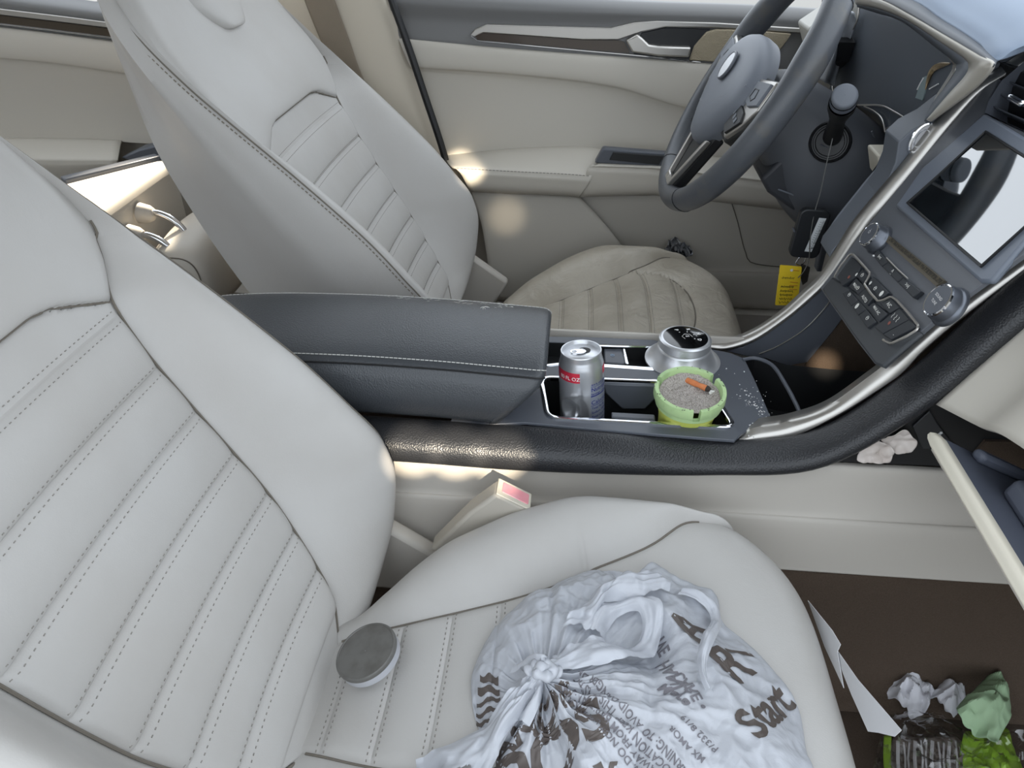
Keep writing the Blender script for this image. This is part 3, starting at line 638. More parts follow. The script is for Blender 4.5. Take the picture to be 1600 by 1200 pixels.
# touchscreen
slab('screen_bezel',[(1398,322),(1440,262),(1538,176),(1680,262),(1640,330),(1548,440),(1530,440)],mat('slate_screen_surround',(112,119,131),.4),stk,.004,.008,bevel=.003)
SCR=mat('glass_screen',(16,20,24),.035,coat=1.0,spec=1.0,var=((34,40,44),30,.4,.7)); SCR.node_tree.nodes['Principled BSDF'].inputs['IOR'].default_value=2.1
scr=[(1418,317),(1540,206),(1672,290),(1533,416)]
ts=slab('touchscreen',scr,SCR,stk,.0055,.004)
P=SPs(scr,.0062); g=G(); g.tube(P,.0016,6,closed=True); obj('screen_gasket',g,PLAD,ts)
# knobs
ax=sn
for (px,py),r in(((1357,365),.0158),((1464,468),.0185)):
    c=UP(px,py,spl(.018)); b=c-ax*.018; kh=.8
    kn=obj('knob',G().lathe([(r*1.10,0),(r*1.12,.003),(r*1.06,.0055),(r*1.0,.0065),(r*.95,.015),(r*.90,.0172),(r*.80,.0178)],b,ax=ax,n=56),mat('dark_knob_metal',(104,108,116),.32,metal=.7),stk,angle=40)
    obj('knob_ring',G().lathe([(r*.935,.0155),(r*.92,.0176),(r*.86,.0184),(r*.81,.0178)],b,ax=ax,n=56),CHR,kn)
    obj('knob_cap',G().lathe([(r*.82,.0178),(r*.80,.0182),(.0002,.0180)],b,ax=ax,n=48),PLA,kn)
    g=G(); e1=np.array([0,-1.,0]); e2=np.cross(sn,e1); o=b+ax*.0184
    if px<1400: textmesh(g,'⏻' if False else 'O',o+e2*.002,e1,e2,.0055); textmesh(g,'I',o+e2*.0045,e1,e2,.005)
    else:
        textmesh(g,'SOUND',o+e2*.0030,e1,e2,.0042); textmesh(g,'TUNE',o-e2*.0032,e1,e2,.0042)
    obj('knob_mark',g,WHT,kn)
# disc slot
cs=slab('disc_slot',[(1389,368),(1476,438),(1462,447),(1380,374)],mat('dusty_slot',(92,86,74),.7),stk,.0036,.004)
slab('slot_opening',[(1393,371),(1473,438),(1466,443),(1388,375)],mat('dark_dust',(48,44,38),.9,var=((92,84,66),400,.45,.7)),cs,.0040,.003)
# media buttons
BTN=mat('button_rubber',(47,50,55),.45)
for q in([(520,400),(610,505),(558,552),(475,452)],[(615,510),(745,645),(698,690),(562,556)],[(750,650),(905,768),(835,828),(702,695)]):
    b=slab('media_button',[(1280+.175*a,320+.175*c) for a,c in q],BTN,stk,.0065,.006,bevel=.0008)
g=G(); g.tube(spz([(600,472),(700,575),(792,660)],.0072),.0008,6); obj('silver_line',g,SIL,stk)
slab('led_dot',[(1363.5,398),(1365.5,398),(1365.5,400.5),(1363.5,400.5)],WHT,stk,.0074,.003)
# climate frame
path=[(215,772),(135,640),(180,560),(275,440),(305,442),(385,530),(456,610),(430,668),(402,708),(460,790),(525,862),(575,850),(640,818),(690,850),(790,960),(884,1075),(880,1112),(790,1170),(640,1240),(580,1215),(478,1095)]
g=G(); g.tube(roundpoly([spz([p],.0075)[0] for p in path],.003,3)[4:-4],.00135,6); obj('silver_frame',g,SIL,stk)
btns=[('temp_rocker',[(158,640),(285,462),(375,545),(330,640),(205,725)]),('button',[(330,640),(385,575),(445,640),(400,700)]),('button',[(440,690),(480,640),(620,782),(560,832),(530,830)]),
('button',[(268,722),(328,655),(408,738),(345,800)]),('button',[(348,803),(412,742),(486,822),(425,895)]),('button',[(428,920),(488,868),(606,970),(530,1042)]),('button',[(540,880),(640,830),(712,915),(625,970)]),
('button',[(205,790),(265,758),(343,850),(285,903)]),('button',[(288,906),(347,853),(420,932),(345,986)]),('button',[(348,990),(423,935),(507,1042),(430,1100)]),
('temp_rocker',[(490,1090),(715,922),(800,1022),(565,1152)]),('temp_rocker',[(568,1156),(803,1026),(868,1085),(640,1205)])]
for nm,q in btns: slab('climate_'+nm if nm=='button' else nm,[(1280+.175*a,320+.175*c) for a,c in q],BTN,stk,.0066,.006,bevel=.0007)
g=G(); e1=np.array([0,-1.,0]); e2=np.cross(sn,e1)
MK=mat('white_marking',(225,225,220),.6); RMK=mat('faded_red_mark',(140,80,70),.6)
def mark(g,m=None): obj('button_marking',g,m or MK,stk)
def tx(s,a,b,sz,dy=0): mark(textmesh(G(),s,spz([(a,b)],.0069)[0]+e2*dy,e1,e2,sz,bold=.00008))
tx('MAX',322,722,.0052); tx('AUTO',405,840,.0055); tx('MAX A/C',513,942,.0046); tx('A/C',626,896,.0060); tx('I◀',540,475,.0060) if False else tx('I<<',540,470,.0060)
tx('>>I',786,722,.0062); tx('▲',650,600,.005) if False else tx('^',650,600,.0085); tx('_',648,606,.005)
def icon_fan(a,b,r):
    c=spz([(a,b)],.0070)[0]
    g=G(); g.tube([c+r*(math.cos(q)*e1+math.sin(q)*e2) for q in np.linspace(0,2*PI,14)[:-1]],.00025,4,closed=True); g.tube([c-e1*r*.6,c+e2*r*.3,c+e1*r*.6],.00025,4); mark(g)
for a,b in((385,627),(345,742),(500,745),(268,802),(430,1010)): icon_fan(a,b,.0022)
for a,b,r in((332,622,.0022),(457,698,.0024),(555,792,.0036),(337,903,.0036)):
    c=spz([(a,b)],.0070)[0]; mark(G().add([c+r*(math.cos(q)*e1*.8+math.sin(q)*e2) for q in np.linspace(0,2*PI,11)[:-1]],[tuple(range(10))]))
g=G()
for a in(660,680,700): 
    c=spz([(a,1005+a-680)],.0070)[0]; g.tube([c-e2*.003+e1*.0006,c-e2*.001-e1*.0006,c+e2*.001+e1*.0006,c+e2*.003-e1*.0006],.00022,4)
mark(g); tx('-',668,1160,.006)
for a,b in((265,645),(625,1055)):
    c=spz([(a,b)],.0070)[0]; obj('heat_mark',G().add([c+.0022*(math.cos(q)*e1+math.sin(q)*e2) for q in np.linspace(0,2*PI,9)[:-1]],[tuple(range(8))]),RMK,stk)
# vent in the stack
V=SPs([(1610,88),(1565,126),(1545,157),(1539,176),(1600,204),(1680,242),(1720,150)],.002)
vt=obj('air_vent',G().prism([p-sn*.05 for p in V],sn*.015),PLAD,stk)
g=G(); L=np.array(V); L2=L-sn*.05; g.grid(np.array([L,L2]),cv=True); obj('vent_duct',g,PLA,vt)
for (a,b),(c_,d_) in(((1573,128),(1640,156)),((1555,145),(1650,185)),((1545,165),(1640,207)),((1590,110),(1650,135))):
    p,q=SPs([(a,b),(c_,d_)],-.006); g=G(); u=sn*.022; n2=np.array([0,0,1])*.0018; g.prism([p,q,q-u*1.,p-u*1.],n2); obj('vent_slat',g,PLA,vt,bevel=.0006)
g=G(); c=SPs([(1592,157)],.004)[0]; g.box(c,(.012,.03,.007)); obj('vent_tab',g,CHR,vt,bevel=.003)
# ================================================================== DASHBOARD
dash=thing('dashboard','grey dashboard with instrument hood and soft padded top, ahead of the steering wheel','dashboard',(.55,.2,.3))
def XS(pts): return [U(a,b,x=x) for a,b,x in pts]
pale=[(1338,-8),(1378,-1),(1425,23),(1477,53),(1530,84),(1555,101),(1530,134),(1495,162),(1456,190)]
fr=[(1340,3),(1376,10),(1420,27),(1472,60),(1512,87),(1520,102),(1513,121),(1485,152),(1452,190)]
bz=[(1341,8),(1374,18),(1412,31),(1465,71),(1494,94),(1498,105),(1492,120),(1470,150),(1440,190)]
si_=[(1343,12),(1372,21),(1410,35),(1460,72),(1485,94),(1488,105),(1482,118),(1462,149),(1434,187)]
def tl3(pts,x): return [U(a,b,x=x) for a,b in pts]
A=np.array([tl3(pale,.385),tl3([(a*.3+c*.7,b*.3+d*.7) for (a,b),(c,d) in zip(pale,fr)],.388),tl3(fr,.395)]); A=np.swapaxes(croms(np.swapaxes(A,0,1),70),0,1)
obj('hood_trim',G().grid(A),mat('pale_satin_trim',(178,173,163),.45,metal=.2),dash,solid=.004)
A=np.array([tl3(fr,.395),tl3(bz,.417)]); A=np.swapaxes(croms(np.swapaxes(A,0,1),70),0,1); obj('hood_inner_frame',G().grid(A),PLAL,dash,solid=.003)
# hood top and padded dash top
cr_=[(1385,-22),(1404,-10),(1440,8),(1469,29),(1500,48),(1530,69),(1558,94)]
pl2=[(1340,-10),(1378,-2),(1425,22),(1477,52),(1515,74),(1540,90),(1556,101)]
A=np.array([tl3(pl2,.384),tl3(cr_,.405)]); A=np.swapaxes(croms(np.swapaxes(A,0,1),50),0,1); obj('hood_face',G().grid(A),mat('dark_hood_trim',(70,74,80),.5),dash,solid=.003)
c0=tl3(cr_,.405); c0=c0+[np.array([.47,.10,.765]),np.array([.48,-.05,.765]),np.array([.47,-.3,.76]),np.array([.46,-.62,.74])]
rows=[c0]
for dx,dz in((.015,.012),(.06,.028),(.18,.035),(.40,.02)): rows.append([p+np.array([dx,0,dz]) for p in c0])
obj('dash_top',G().grid(patch(rows,40,90)),mat('soft_slate_pad',(134,147,165),.6,bump=('n',1200,.15,.0004)),dash,solid=.004)
# slab between stack and the hood
P=[U(1404,224,y=.20),U(1425,203,y=.20),U(1456,189,y=.20),U(1530,133,y=.20),U(1556,103,y=.20),U(1580,95,y=.20),U(1530,150,y=.185),U(1491,180,y=.185),U(1460,186,y=.185),U(1411,252,y=.185),U(1372,297,y=.185),U(1327,353,y=.185),U(1290,406,y=.185),U(1300,400,y=.20),U(1390,290,y=.20),U(1402,250,y=.20)]
Pf=[U(a,b,y=.188) for a,b in[(1404,222),(1425,203),(1456,187),(1530,130),(1556,101),(1590,85),(1620,66),(1600,92),(1556,116),(1512,145),(1460,200),(1411,260),(1372,305),(1327,360),(1296,404),(1300,392),(1340,345),(1384,290),(1399,255)]]
g=G().prism(Pf,(0,.05,0)); obj('dash_side',g,PLAL,dash,bevel=.003)
# oval chrome push pad
c=U(1440,217,y=.186); e1=U(1458,197,y=.186)-c; e2=U(1447,229,y=.186)-c
L=[c+e1*math.cos(q)+e2*math.sin(q) for q in np.linspace(0,2*PI,40,endpoint=False)]
g=G(); g.prism([p for p in L],(0,.006,0)); op=obj('oval_button',g,mat('frosted_pad',(190,190,192),.3),dash,bevel=.001)
g=G(); g.tube(L,.0022,8,closed=True); obj('chrome_ring',g,CHR,op)
g=G(); g.tube([c+(e1*math.cos(q)+e2*math.sin(q))*.62 for q in np.linspace(0,2*PI,40,endpoint=False)],.0009,6,closed=True); obj('chrome_ring',g,CHR,op)
# far end of dash: vent, pale end piece
g=G(); P=[U(a,b,y=.66) for a,b in[(1262,45),(1300,20),(1345,-20),(1420,-30),(1420,30),(1330,110),(1280,120)]]; g.prism(P,(0,.08,0)); obj('dash_end',g,mat('pale_dash_end',(168,166,160),.5),dash,bevel=.004)
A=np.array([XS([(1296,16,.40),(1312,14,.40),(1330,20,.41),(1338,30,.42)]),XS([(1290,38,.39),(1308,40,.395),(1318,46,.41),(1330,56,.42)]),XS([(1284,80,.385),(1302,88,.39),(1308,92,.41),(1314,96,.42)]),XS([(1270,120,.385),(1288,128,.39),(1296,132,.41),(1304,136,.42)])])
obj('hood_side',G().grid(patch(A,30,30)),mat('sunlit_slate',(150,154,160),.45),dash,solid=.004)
P=XS([(1284,62,.395),(1302,58,.395),(1306,66,.395),(1296,96,.395),(1282,108,.395),(1272,112,.395)]); fv=obj('air_vent',G().prism(P,(.03,0,0)),PLAD,dash)
for a,b in((1289,66),(1287,76),(1283,86),(1279,96)):
    p=XS([(a,b,.394),(a+11,b-2,.394)]); g=G(); g.tube(p,.0016,6); obj('vent_slat',g,SIL,fv)
# instrument cluster
scp=tl3([(1343,12),(1372,21),(1412,34),(1462,73),(1486,94),(1489,105),(1483,119),(1462,150),(1434,188),(1400,205),(1385,204),(1370,180),(1340,165),(1300,160),(1296,140),(1306,98),(1320,72),(1330,51),(1339,33)],.428)
icl=thing('instrument_cluster','dark glossy instrument display under the hood with slim silver surround','instrument display',(.43,.43,.6))
g=G().prism(scp,(.02,0,0)); obj('display',g,mat('dark_display_glass',(78,83,90),.55,spec=.2),icl)
A=np.array([tl3(bz+[(1418,205),(1398,212),(1382,208)],.416),tl3([(a*.5+c*.5,b*.5+d*.5) for (a,b),(c,d) in zip(bz,si_)]+[(1416,202),(1398,208),(1384,205)],.413),tl3(si_+[(1414,199),(1397,204),(1385,202)],.424)]); A=np.swapaxes(croms(np.swapaxes(A,0,1),80),0,1)
obj('silver_surround',G().grid(A),SIL,icl)
g=G(); g.tube(crom(tl3([(1343,10),(1339,33),(1330,51),(1320,72),(1306,98),(1301,130),(1303,150)],.42),40),.0014,6); obj('silver_surround',g,SIL,icl)
g=G(); g.tube(crom(tl3([(1340,164),(1376,165),(1398,175),(1416,186)],.424),30),.0013,6); g.tube(crom(tl3([(1350,166),(1366,174),(1378,186),(1383,207)],.424),30),.0011,6); g.tube(tl3([(1416,186),(1402,195),(1384,201)],.424),.0013,6); obj('silver_line',g,SIL,icl)
g=G(); P=tl3([(1376,167),(1400,176),(1414,187),(1386,203),(1382,190),(1372,175)],.4275); g.prism(P,(.004,0,0)); obj('lower_display',g,mat('grey_display',(66,72,80),.2),icl)
# reflection in the display, modelled as a bronze arc, pale patch and ticks
g=G(); g.tube(crom(tl3([(1484,99),(1466,103),(1456,112),(1450,126),(1446,140)],.426),24),[.0007+.0032*math.sin(PI*i/23) for i in range(24)],6); obj('reflection_arc',g,mat('bronze_reflection',(170,150,120),.25,metal=.8),icl)
g=G(); P=tl3([(1441,121),(1449,118),(1446,140),(1441,157),(1430,153)],.4265); g.prism(P,(.003,0,0)); obj('reflection_patch',g,mat('pale_reflection',(120,136,138),.3),icl)
g=G(); g.tube(tl3([(1433,140),(1438,130),(1443,122)],.426),.0008,5); g.tube(tl3([(1452,139),(1466,131)],.426),.0008,5); obj('reflection_tick',g,WHT,icl)
# filler behind
g=G(); g.box((.60,.40,.62),(.28,.72,.22)); obj('dash_core',g,PLAD,dash)
g=G(); P=[(.47,.0,.60),(.44,.0,.50),(.50,.0,.42),(.62,.0,.40),(.75,.0,.45),(.75,.0,.62)]; g.prism([(x,.24,z) for x,y,z in P],(0,.50,0)); obj('knee_panel',g,PLAD,dash,bevel=.01)
g=G(); P=[U(a,b,y=.26) for a,b in[(1372,243),(1402,243),(1405,250),(1384,292),(1376,280)]]; g.prism(P,(0,.05,0)); obj('column_filler',g,CRMW,dash,bevel=.004)
from mathutils import noise as mn
from mathutils.bvhtree import BVHTree
# ================================================================== STEERING WHEEL AND COLUMN
Wc=np.array([.237,.43,.644]); wt=math.radians(29.7); wn=np.array([-math.cos(wt),0,math.sin(wt)]); wv=np.array([math.sin(wt),0,math.cos(wt)]); wu=np.array([0,1.,0])
def Wp(u,v,d=0): return Wc+wu*u+wv*v+wn*d
LEAW=mat('worn_black_rim_leather',(76,79,84),.38,bump=('n',380,.25,.0006),var=((92,90,86),30,.55,.8))
whl=thing('steering_wheel','black leather steering wheel with silver spoke trims and a round hub emblem','steering wheel',Wc)
g=G(); R=.183; rings=[]
for i in range(120):
    a=2*PI*i/120; c=Wp(R*math.cos(a),R*math.sin(a)); rad=wu*math.cos(a)+wv*math.sin(a)
    k=1+.10*math.exp(-((math.degrees(a)-25)/12)**2)+.10*math.exp(-((math.degrees(a)-155)/12)**2)
    rings.append([c+rad*(.0162*k*math.cos(q))+wn*(.0190*k*math.sin(q)) for q in np.linspace(0,2*PI,22,endpoint=False)])
rim=obj('rim',G().grid(np.array(rings),cu=True,cv=True),LEAW,whl)
g=G()
for dg in(52,128,-62,-118):
    a=math.radians(dg); c=Wp(R*math.cos(a),R*math.sin(a)); rad=wu*math.cos(a)+wv*math.sin(a); g.tube([c+rad*.0164*math.cos(q)+wn*.0192*math.sin(q) for q in np.linspace(0,2*PI,24,endpoint=False)],.0007,5,closed=True)
obj('rim_seam',g,PLAD,rim)
# hub cover
def hubr(a):
    # pear shaped outline in wheel plane
    c,s=math.cos(a),math.sin(a); return (.108*abs(c)**1.0*math.copysign(1,c)*(1.0 if s>-.2 else 1.0-.38*min(1,(-s-.2)/.8)), (.066 if s>0 else .098)*s)
rows=[]
for f,d in((1.0,.0),(1.02,.012),(1.0,.022),(.93,.030),(.8,.0345),(.55,.037),(.25,.038),(.02,.038)):
    rows.append([Wp(hubr(a)[0]*f,hubr(a)[1]*f,d) for a in np.linspace(0,2*PI,72,endpoint=False)])
hub=obj('airbag_cover',G().grid(np.array(rows),cv=True),mat('hub_plastic',(108,113,122),.5,bump=('n',1500,.1,.0003)),whl,angle=60)
g=G(); c=Wp(0,.010,.0405); g.lathe([(.0215,0),(.0215,.0025),(.0195,.0035),(.0188,.003)],c,ax=wn,n=48); em=obj('emblem',g,PLA,hub,angle=50)
g=G(); g.lathe([(.0190,.0026),(.012,.0038),(.0002,.0042)],c,ax=wn,n=48); obj('emblem_face',g,mat('bleached_emblem',(236,238,243),.5),em)
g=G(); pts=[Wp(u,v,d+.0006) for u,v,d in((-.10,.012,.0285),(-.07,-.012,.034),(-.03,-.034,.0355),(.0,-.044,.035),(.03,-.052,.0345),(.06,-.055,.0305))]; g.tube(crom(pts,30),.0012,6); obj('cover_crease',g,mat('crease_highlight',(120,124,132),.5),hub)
g=G()
for u,v in((.028,-.062),(.030,-.066),(.026,-.070),(.022,-.078),(.018,-.080)): g.tube([Wp(u,v,.0345),Wp(u-.001,v-.003,.034)],.0005,4)
obj('scuff_marks',g,PLAD,hub,kind='stuff')
# spokes
def wslab(name,poly,d,th,m,par,bevel=.0012,lab=None):
    P=[Wp(u,v,d) for u,v in poly]; g=G(); g.prism([p-wn*th for p in P],wn*th); return obj(name,g,m,par,bevel=bevel,label=lab)
for s in(1,-1):
    wslab('spoke',[(s*.07,.030),(s*.12,.036),(s*.172,.045),(s*.176,-.002),(s*.15,-.035),(s*.11,-.062),(s*.06,-.06)],.012,.02,PLAD,whl,.004)
    fr=[(s*.098,.028),(s*.165,.040),(s*.168,.0),(s*.148,-.030),(s*.118,-.055),(s*.092,-.050)]
    sp=wslab('spoke_trim',fr,.018,.008,SIL,whl,.002)
    wslab('switch_pad',[(s*.104,.024),(s*.160,.034),(s*.163,.004),(s*.132,-.006),(s*.108,-.004)],.0215,.006,PLAL,sp,.001)
    wslab('switch_pad',[(s*.098,-.010),(s*.134,-.014),(s*.150,-.024),(s*.120,-.050),(s*.096,-.046)],.0215,.006,PLAD,sp,.001)
    g=G(); L=[Wp(u,v,.0217) for u,v in((s*.118,.016),(s*.134,.018),(s*.140,.008),(s*.132,.002),(s*.118,.004))]; g.tube(L,.0008,5,closed=True); obj('switch_outline',g,PLAD,sp)
    g=G(); 
    for q in((s*.104,-.022),(s*.116,-.026),(s*.128,-.028)): g.prism([Wp(q[0]+a,q[1]+b,.0218) for a,b in((-.004,-.004),(.004,-.003),(.004,.004),(-.004,.003))],wn*.001)
    obj('switch_keys',g,PLAL,sp,bevel=.0004)
wslab('spoke',[(-.055,-.07),(.055,-.07),(.040,-.12),(.024,-.172),(-.024,-.172),(-.040,-.12)],.010,.018,PLAD,whl,.004)
for s in(1,-1):
    wslab('spoke_trim',[(s*.058,-.080),(s*.047,-.083),(s*.016,-.160),(s*.0,-.160),(s*.0,-.172),(s*.020,-.172)],.017,.008,SIL,whl,.0015)
# column
col=thing('steering_column','dark steering column shroud with ignition ring and wiper stalk behind the steering wheel','steering column',Wc-wn*.1)
rings=[]
for s,hy,up,dn in((.025,.040,.035,.040),(.045,.056,.05,.055),(.09,.066,.056,.075),(.14,.078,.058,.105),(.20,.085,.056,.12),(.27,.088,.05,.12)):
    rings.append([Wp(hy*math.copysign(abs(math.cos(q))**.6,math.cos(q)),(up if math.sin(q)>0 else dn)*math.copysign(abs(math.sin(q))**.7,math.sin(q)),-s) for q in np.linspace(0,2*PI,56,endpoint=False)])
sh=obj('column_shroud',G().loft(croms(rings,30)),mat('column_plastic',(68,71,77),.5,bump=('n',1400,.12,.0003)),col,angle=60)
c=U(1297,222,y=.352); axs=np.array([-.35,-.9,.25]); axs/=np.linalg.norm(axs)
ig=obj('ignition_ring',G().lathe([(.028,-.03),(.028,.002),(.0262,.0045),(.024,.002),(.0225,.002),(.0215,.0045),(.0195,.0045),(.0185,.001),(.0002,.0005)],c,ax=axs,n=56),PLAD,col,angle=40)
g=G(); g.tube([c+axs*.0012+np.array([-.012,0,-.004]),c+axs*.0012+np.array([.004,0,-.010]),c+axs*.0012+np.array([.010,0,-.002])],.0009,5); obj('ring_mark',g,PLA,ig)
tip=U(1320,150,y=.235); root=U(1301,212,y=.350); d=tip-root; d/=np.linalg.norm(d)
st=obj('wiper_stalk',G().lathe([(.0125,-.005),(.012,.02),(.0105,.05),(.0105,.075),(.0130,.085),(.0150,.10),(.0166,.108),(.0166,.122)],root,ax=tip-root,n=32),PLAD,col,angle=50)
L=np.linalg.norm(tip-root)
obj('stalk_ring',G().lathe([(.0150,L-.020)]+[(.0158 if i%2 else .0152,L-.019+.0012*i) for i in range(9)]+[(.0158,L-.007)],root,ax=tip-root,n=30),PLA,st,angle=20)
obj('stalk_cap',G().lathe([(.0152,L-.006),(.0155,L-.001),(.0145,L+.002),(.012,L+.003),(.0003,L+.0035)],root,ax=tip-root,n=32),PLAL,st,angle=50)
g=G(); P=[U(a,b,y=.37) for a,b in[(1188,280),(1200,302),(1240,330),(1292,348),(1335,354),(1388,298),(1376,240),(1320,200),(1240,230)]]; g.prism(P,(0,.10,0)); obj('column_lower_cover',g,mat('black_knee_cover',(44,46,51),.5),col,bevel=.006,seg=3)
g=G(); g.tube(crom([U(1362,205,y=.362),U(1370,232,y=.362),U(1368,258,y=.362),U(1358,276,y=.362)],20),.0012,5); obj('cover_gap',g,PLA,col)
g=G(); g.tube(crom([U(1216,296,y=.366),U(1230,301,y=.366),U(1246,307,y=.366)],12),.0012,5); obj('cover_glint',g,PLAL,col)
# lower dash pieces seen under the column
g=G(); P=[U(a,b,y=.40) for a,b in[(1292,344),(1306,352),(1300,372),(1290,400),(1284,425),(1276,425),(1282,390),(1286,362)]]; g.prism(P,(0,.02,0)); obj('lower_trim',g,PLA,dash,bevel=.002)
g=G(); P=[U(a,b,y=.46) for a,b in[(1308,350),(1328,362),(1312,386),(1298,402),(1300,378)]]; g.prism(P,(0,.02,0)); obj('lower_trim',g,CRMW,dash,bevel=.002)
# ================================================================== KEY CABLE, FOB, TAG
cab=crom([U(1304,203,y=.330),U(1298,228,y=.322),U(1290,262,y=.318),U(1282,300,y=.314),U(1272,335,y=.310),U(1266,372,y=.306),U(1264,405,y=.304),U(1256,424,y=.302),U(1247,434,y=.301)],60)
tag(obj('key_cable',G().tube(cab,.00075,6),mat('thin_cable',(120,120,118),.4,metal=.5)),'thin grey cable hanging from the ignition ring over a black key fob','cable')
fb=U(1264,364,y=.315)
fob=thing('key_fob','black key fob with a white barcode sticker hanging below the steering column','key fob',fb)
ex=U(1288,366,y=.315)-U(1240,362,y=.315); ex/=np.linalg.norm(ex); ez=U(1268,330,y=.315)-U(1260,400,y=.315); ez-=ex*(ez@ex); ez/=np.linalg.norm(ez); en=np.cross(ex,ez)
if en[1]>0: en=-en
def Fp(a,b,c=0): return fb+ex*a+ez*b+en*c
sc=np.linalg.norm(U(1288,364,y=.315)-U(1240,364,y=.315)); hh=np.linalg.norm(U(1264,328,y=.315)-U(1264,402,y=.315))
g=G(); P=[Fp(a,b,.006) for a,b in rrect(sc,hh,.010,5)]; g.prism([p-en*.012 for p in P],en*.012); fo=obj('fob_shell',g,mat('fob_black',(34,36,39),.4),fob,bevel=.002)
g=G(); P=[Fp(a,b,.0066) for a,b in((.006,.026),(.016,.026),(.009,-.026),(-.001,-.026))]; g.prism([p-en*.001 for p in P],en*.001); sk=obj('sticker',g,mat('sticker_white',(214,218,220),.5),fo)
g=G(); 
for i in range(26):
    b=.022-.044*i/26; x0=.0095+(b/.026)*.0035; w_=.0042; h=.0004+.0006*rng.random()
    g.prism([Fp(x0-w_*.1,b,.00672),Fp(x0+w_,b,.00672),Fp(x0+w_,b-h,.00672),Fp(x0-w_*.1,b-h,.00672)],en*.00005)
    if i%2: g.prism([Fp(x0-w_*.75,b,.00672),Fp(x0-w_*.35,b,.00672),Fp(x0-w_*.35,b-h,.00672),Fp(x0-w_*.75,b-h,.00672)],en*.00005)
obj('barcode_print',g,PLAD,sk,kind='stuff')
g=G(); g.box(Fp(-.0235,.004,.003),(.0015,.012,.003)); obj('side_button',g,PLA,fo)
g=G(); g.tube(crom([Fp(.004,-hh/2+.003,0),Fp(.006,-hh/2-.006,0),Fp(.002,-hh/2-.014,0),Fp(-.006,-hh/2-.012,0),Fp(-.004,-hh/2-.003,0)],24),.0009,6,closed=True); obj('key_ring',g,CHR,fob)
kt=thing('key_tag','yellow paper key tag with handwriting hanging below the black fob','key tag',U(1232,446,y=.31))
q=[U(a,b,y=.31) for a,b in[(1219,414),(1253,417),(1246,477),(1211,477)]]
g=G(); g.prism(roundpoly(q,.002,3),(0,.0012,0)); tg=obj('tag_card',g,mat('yellow_card',(236,204,48),.5),kt)
def Tq(s,t,d=-.0004): return q[0]*(1-s)*(1-t)+q[1]*s*(1-t)+q[2]*s*t+q[3]*(1-s)*t+np.array([0,d,0])
g=G()
for k,(t,n) in enumerate(((.30,5),(.52,7),(.63,5),(.73,6),(.83,4),(.92,3))):
    pts=[Tq(.15+.6*i/(n*4),t+.028*math.sin(i*2.3+k)*(1+.4*math.sin(i*1.1))) for i in range(n*4)]; g.tube(pts,.00035,4)
obj('handwriting',g,mat('black_ink',(40,40,44),.6),tg,kind='stuff')
g=G()
for t in(.10,.40,.48,.58): g.tube([Tq(.55,t),Tq(.9,t+.005)],.00055,4)
obj('printed_lines',g,mat('orange_ink',(196,120,40),.6),tg,kind='stuff')
g=G(); g.lathe([(.0022,0),(.0012,.0002),(.0002,.0001)],Tq(.55,.10,-.0008),ax=(0,-1,0),n=16); obj('eyelet',g,mat('eyelet_white',(230,230,225),.5),tg)
g=G(); g.prism([U(a,b,y=.318) for a,b in[(1252,412),(1266,418),(1262,440),(1254,446),(1250,430)]],(0,.002,0)); tag(obj('key',g,mat('dull_key_steel',(120,118,114),.35,metal=.9),bevel=.0004),'small dull metal key hanging just beside the yellow tag','key')
# ================================================================== SEAT BELT BUCKLE
bk=thing('seat_belt_buckle','cream seat belt buckle with pink release button beside the near seat','buckle',U(740,815,y=-.13))
near=[(776,773),(827,797),(833,793),(806,818),(760,850),(680,862)]
Pn=[U(a,b,y=-.142) for a,b in[(775,772),(828,798),(800,828),(735,868),(672,862),(732,803)]]
g=G(); g.prism(Pn,(0,.026,0)); body=obj('buckle_body',g,mat('buckle_cream',(184,178,167),.5),bk,bevel=.004,seg=3)
a0,a1=U(775,772,y=-.142),U(828,798,y=-.142); e=np.array([0,.026,0]); nrm=np.cross(a1-a0,e); nrm/=np.linalg.norm(nrm); nrm=nrm if nrm[2]>0 else -nrm
def Bq(s,t,d): return a0+(a1-a0)*s+e*t+nrm*d
g=G(); P=[Bq(s,t,.0005) for s,t in((.14,.24),(.92,.24),(.92,.86),(.14,.86))]; g.prism(roundpoly(P,.002,3),nrm*.0014); obj('release_button',g,mat('faded_pink_button',(226,150,158),.35,var=((234,184,190),40,.4,.7)),bk,bevel=.0006)
g=G(); 
for i in range(5): pass
g.prism([Bq(s,t,-.001) for s,t in((.0,.0),(1,.0),(1,1),(.0,1))],nrm*.0022); obj('buckle_lip',g,mat('buckle_lip_cream',(205,198,182),.5),bk,bevel=.001)
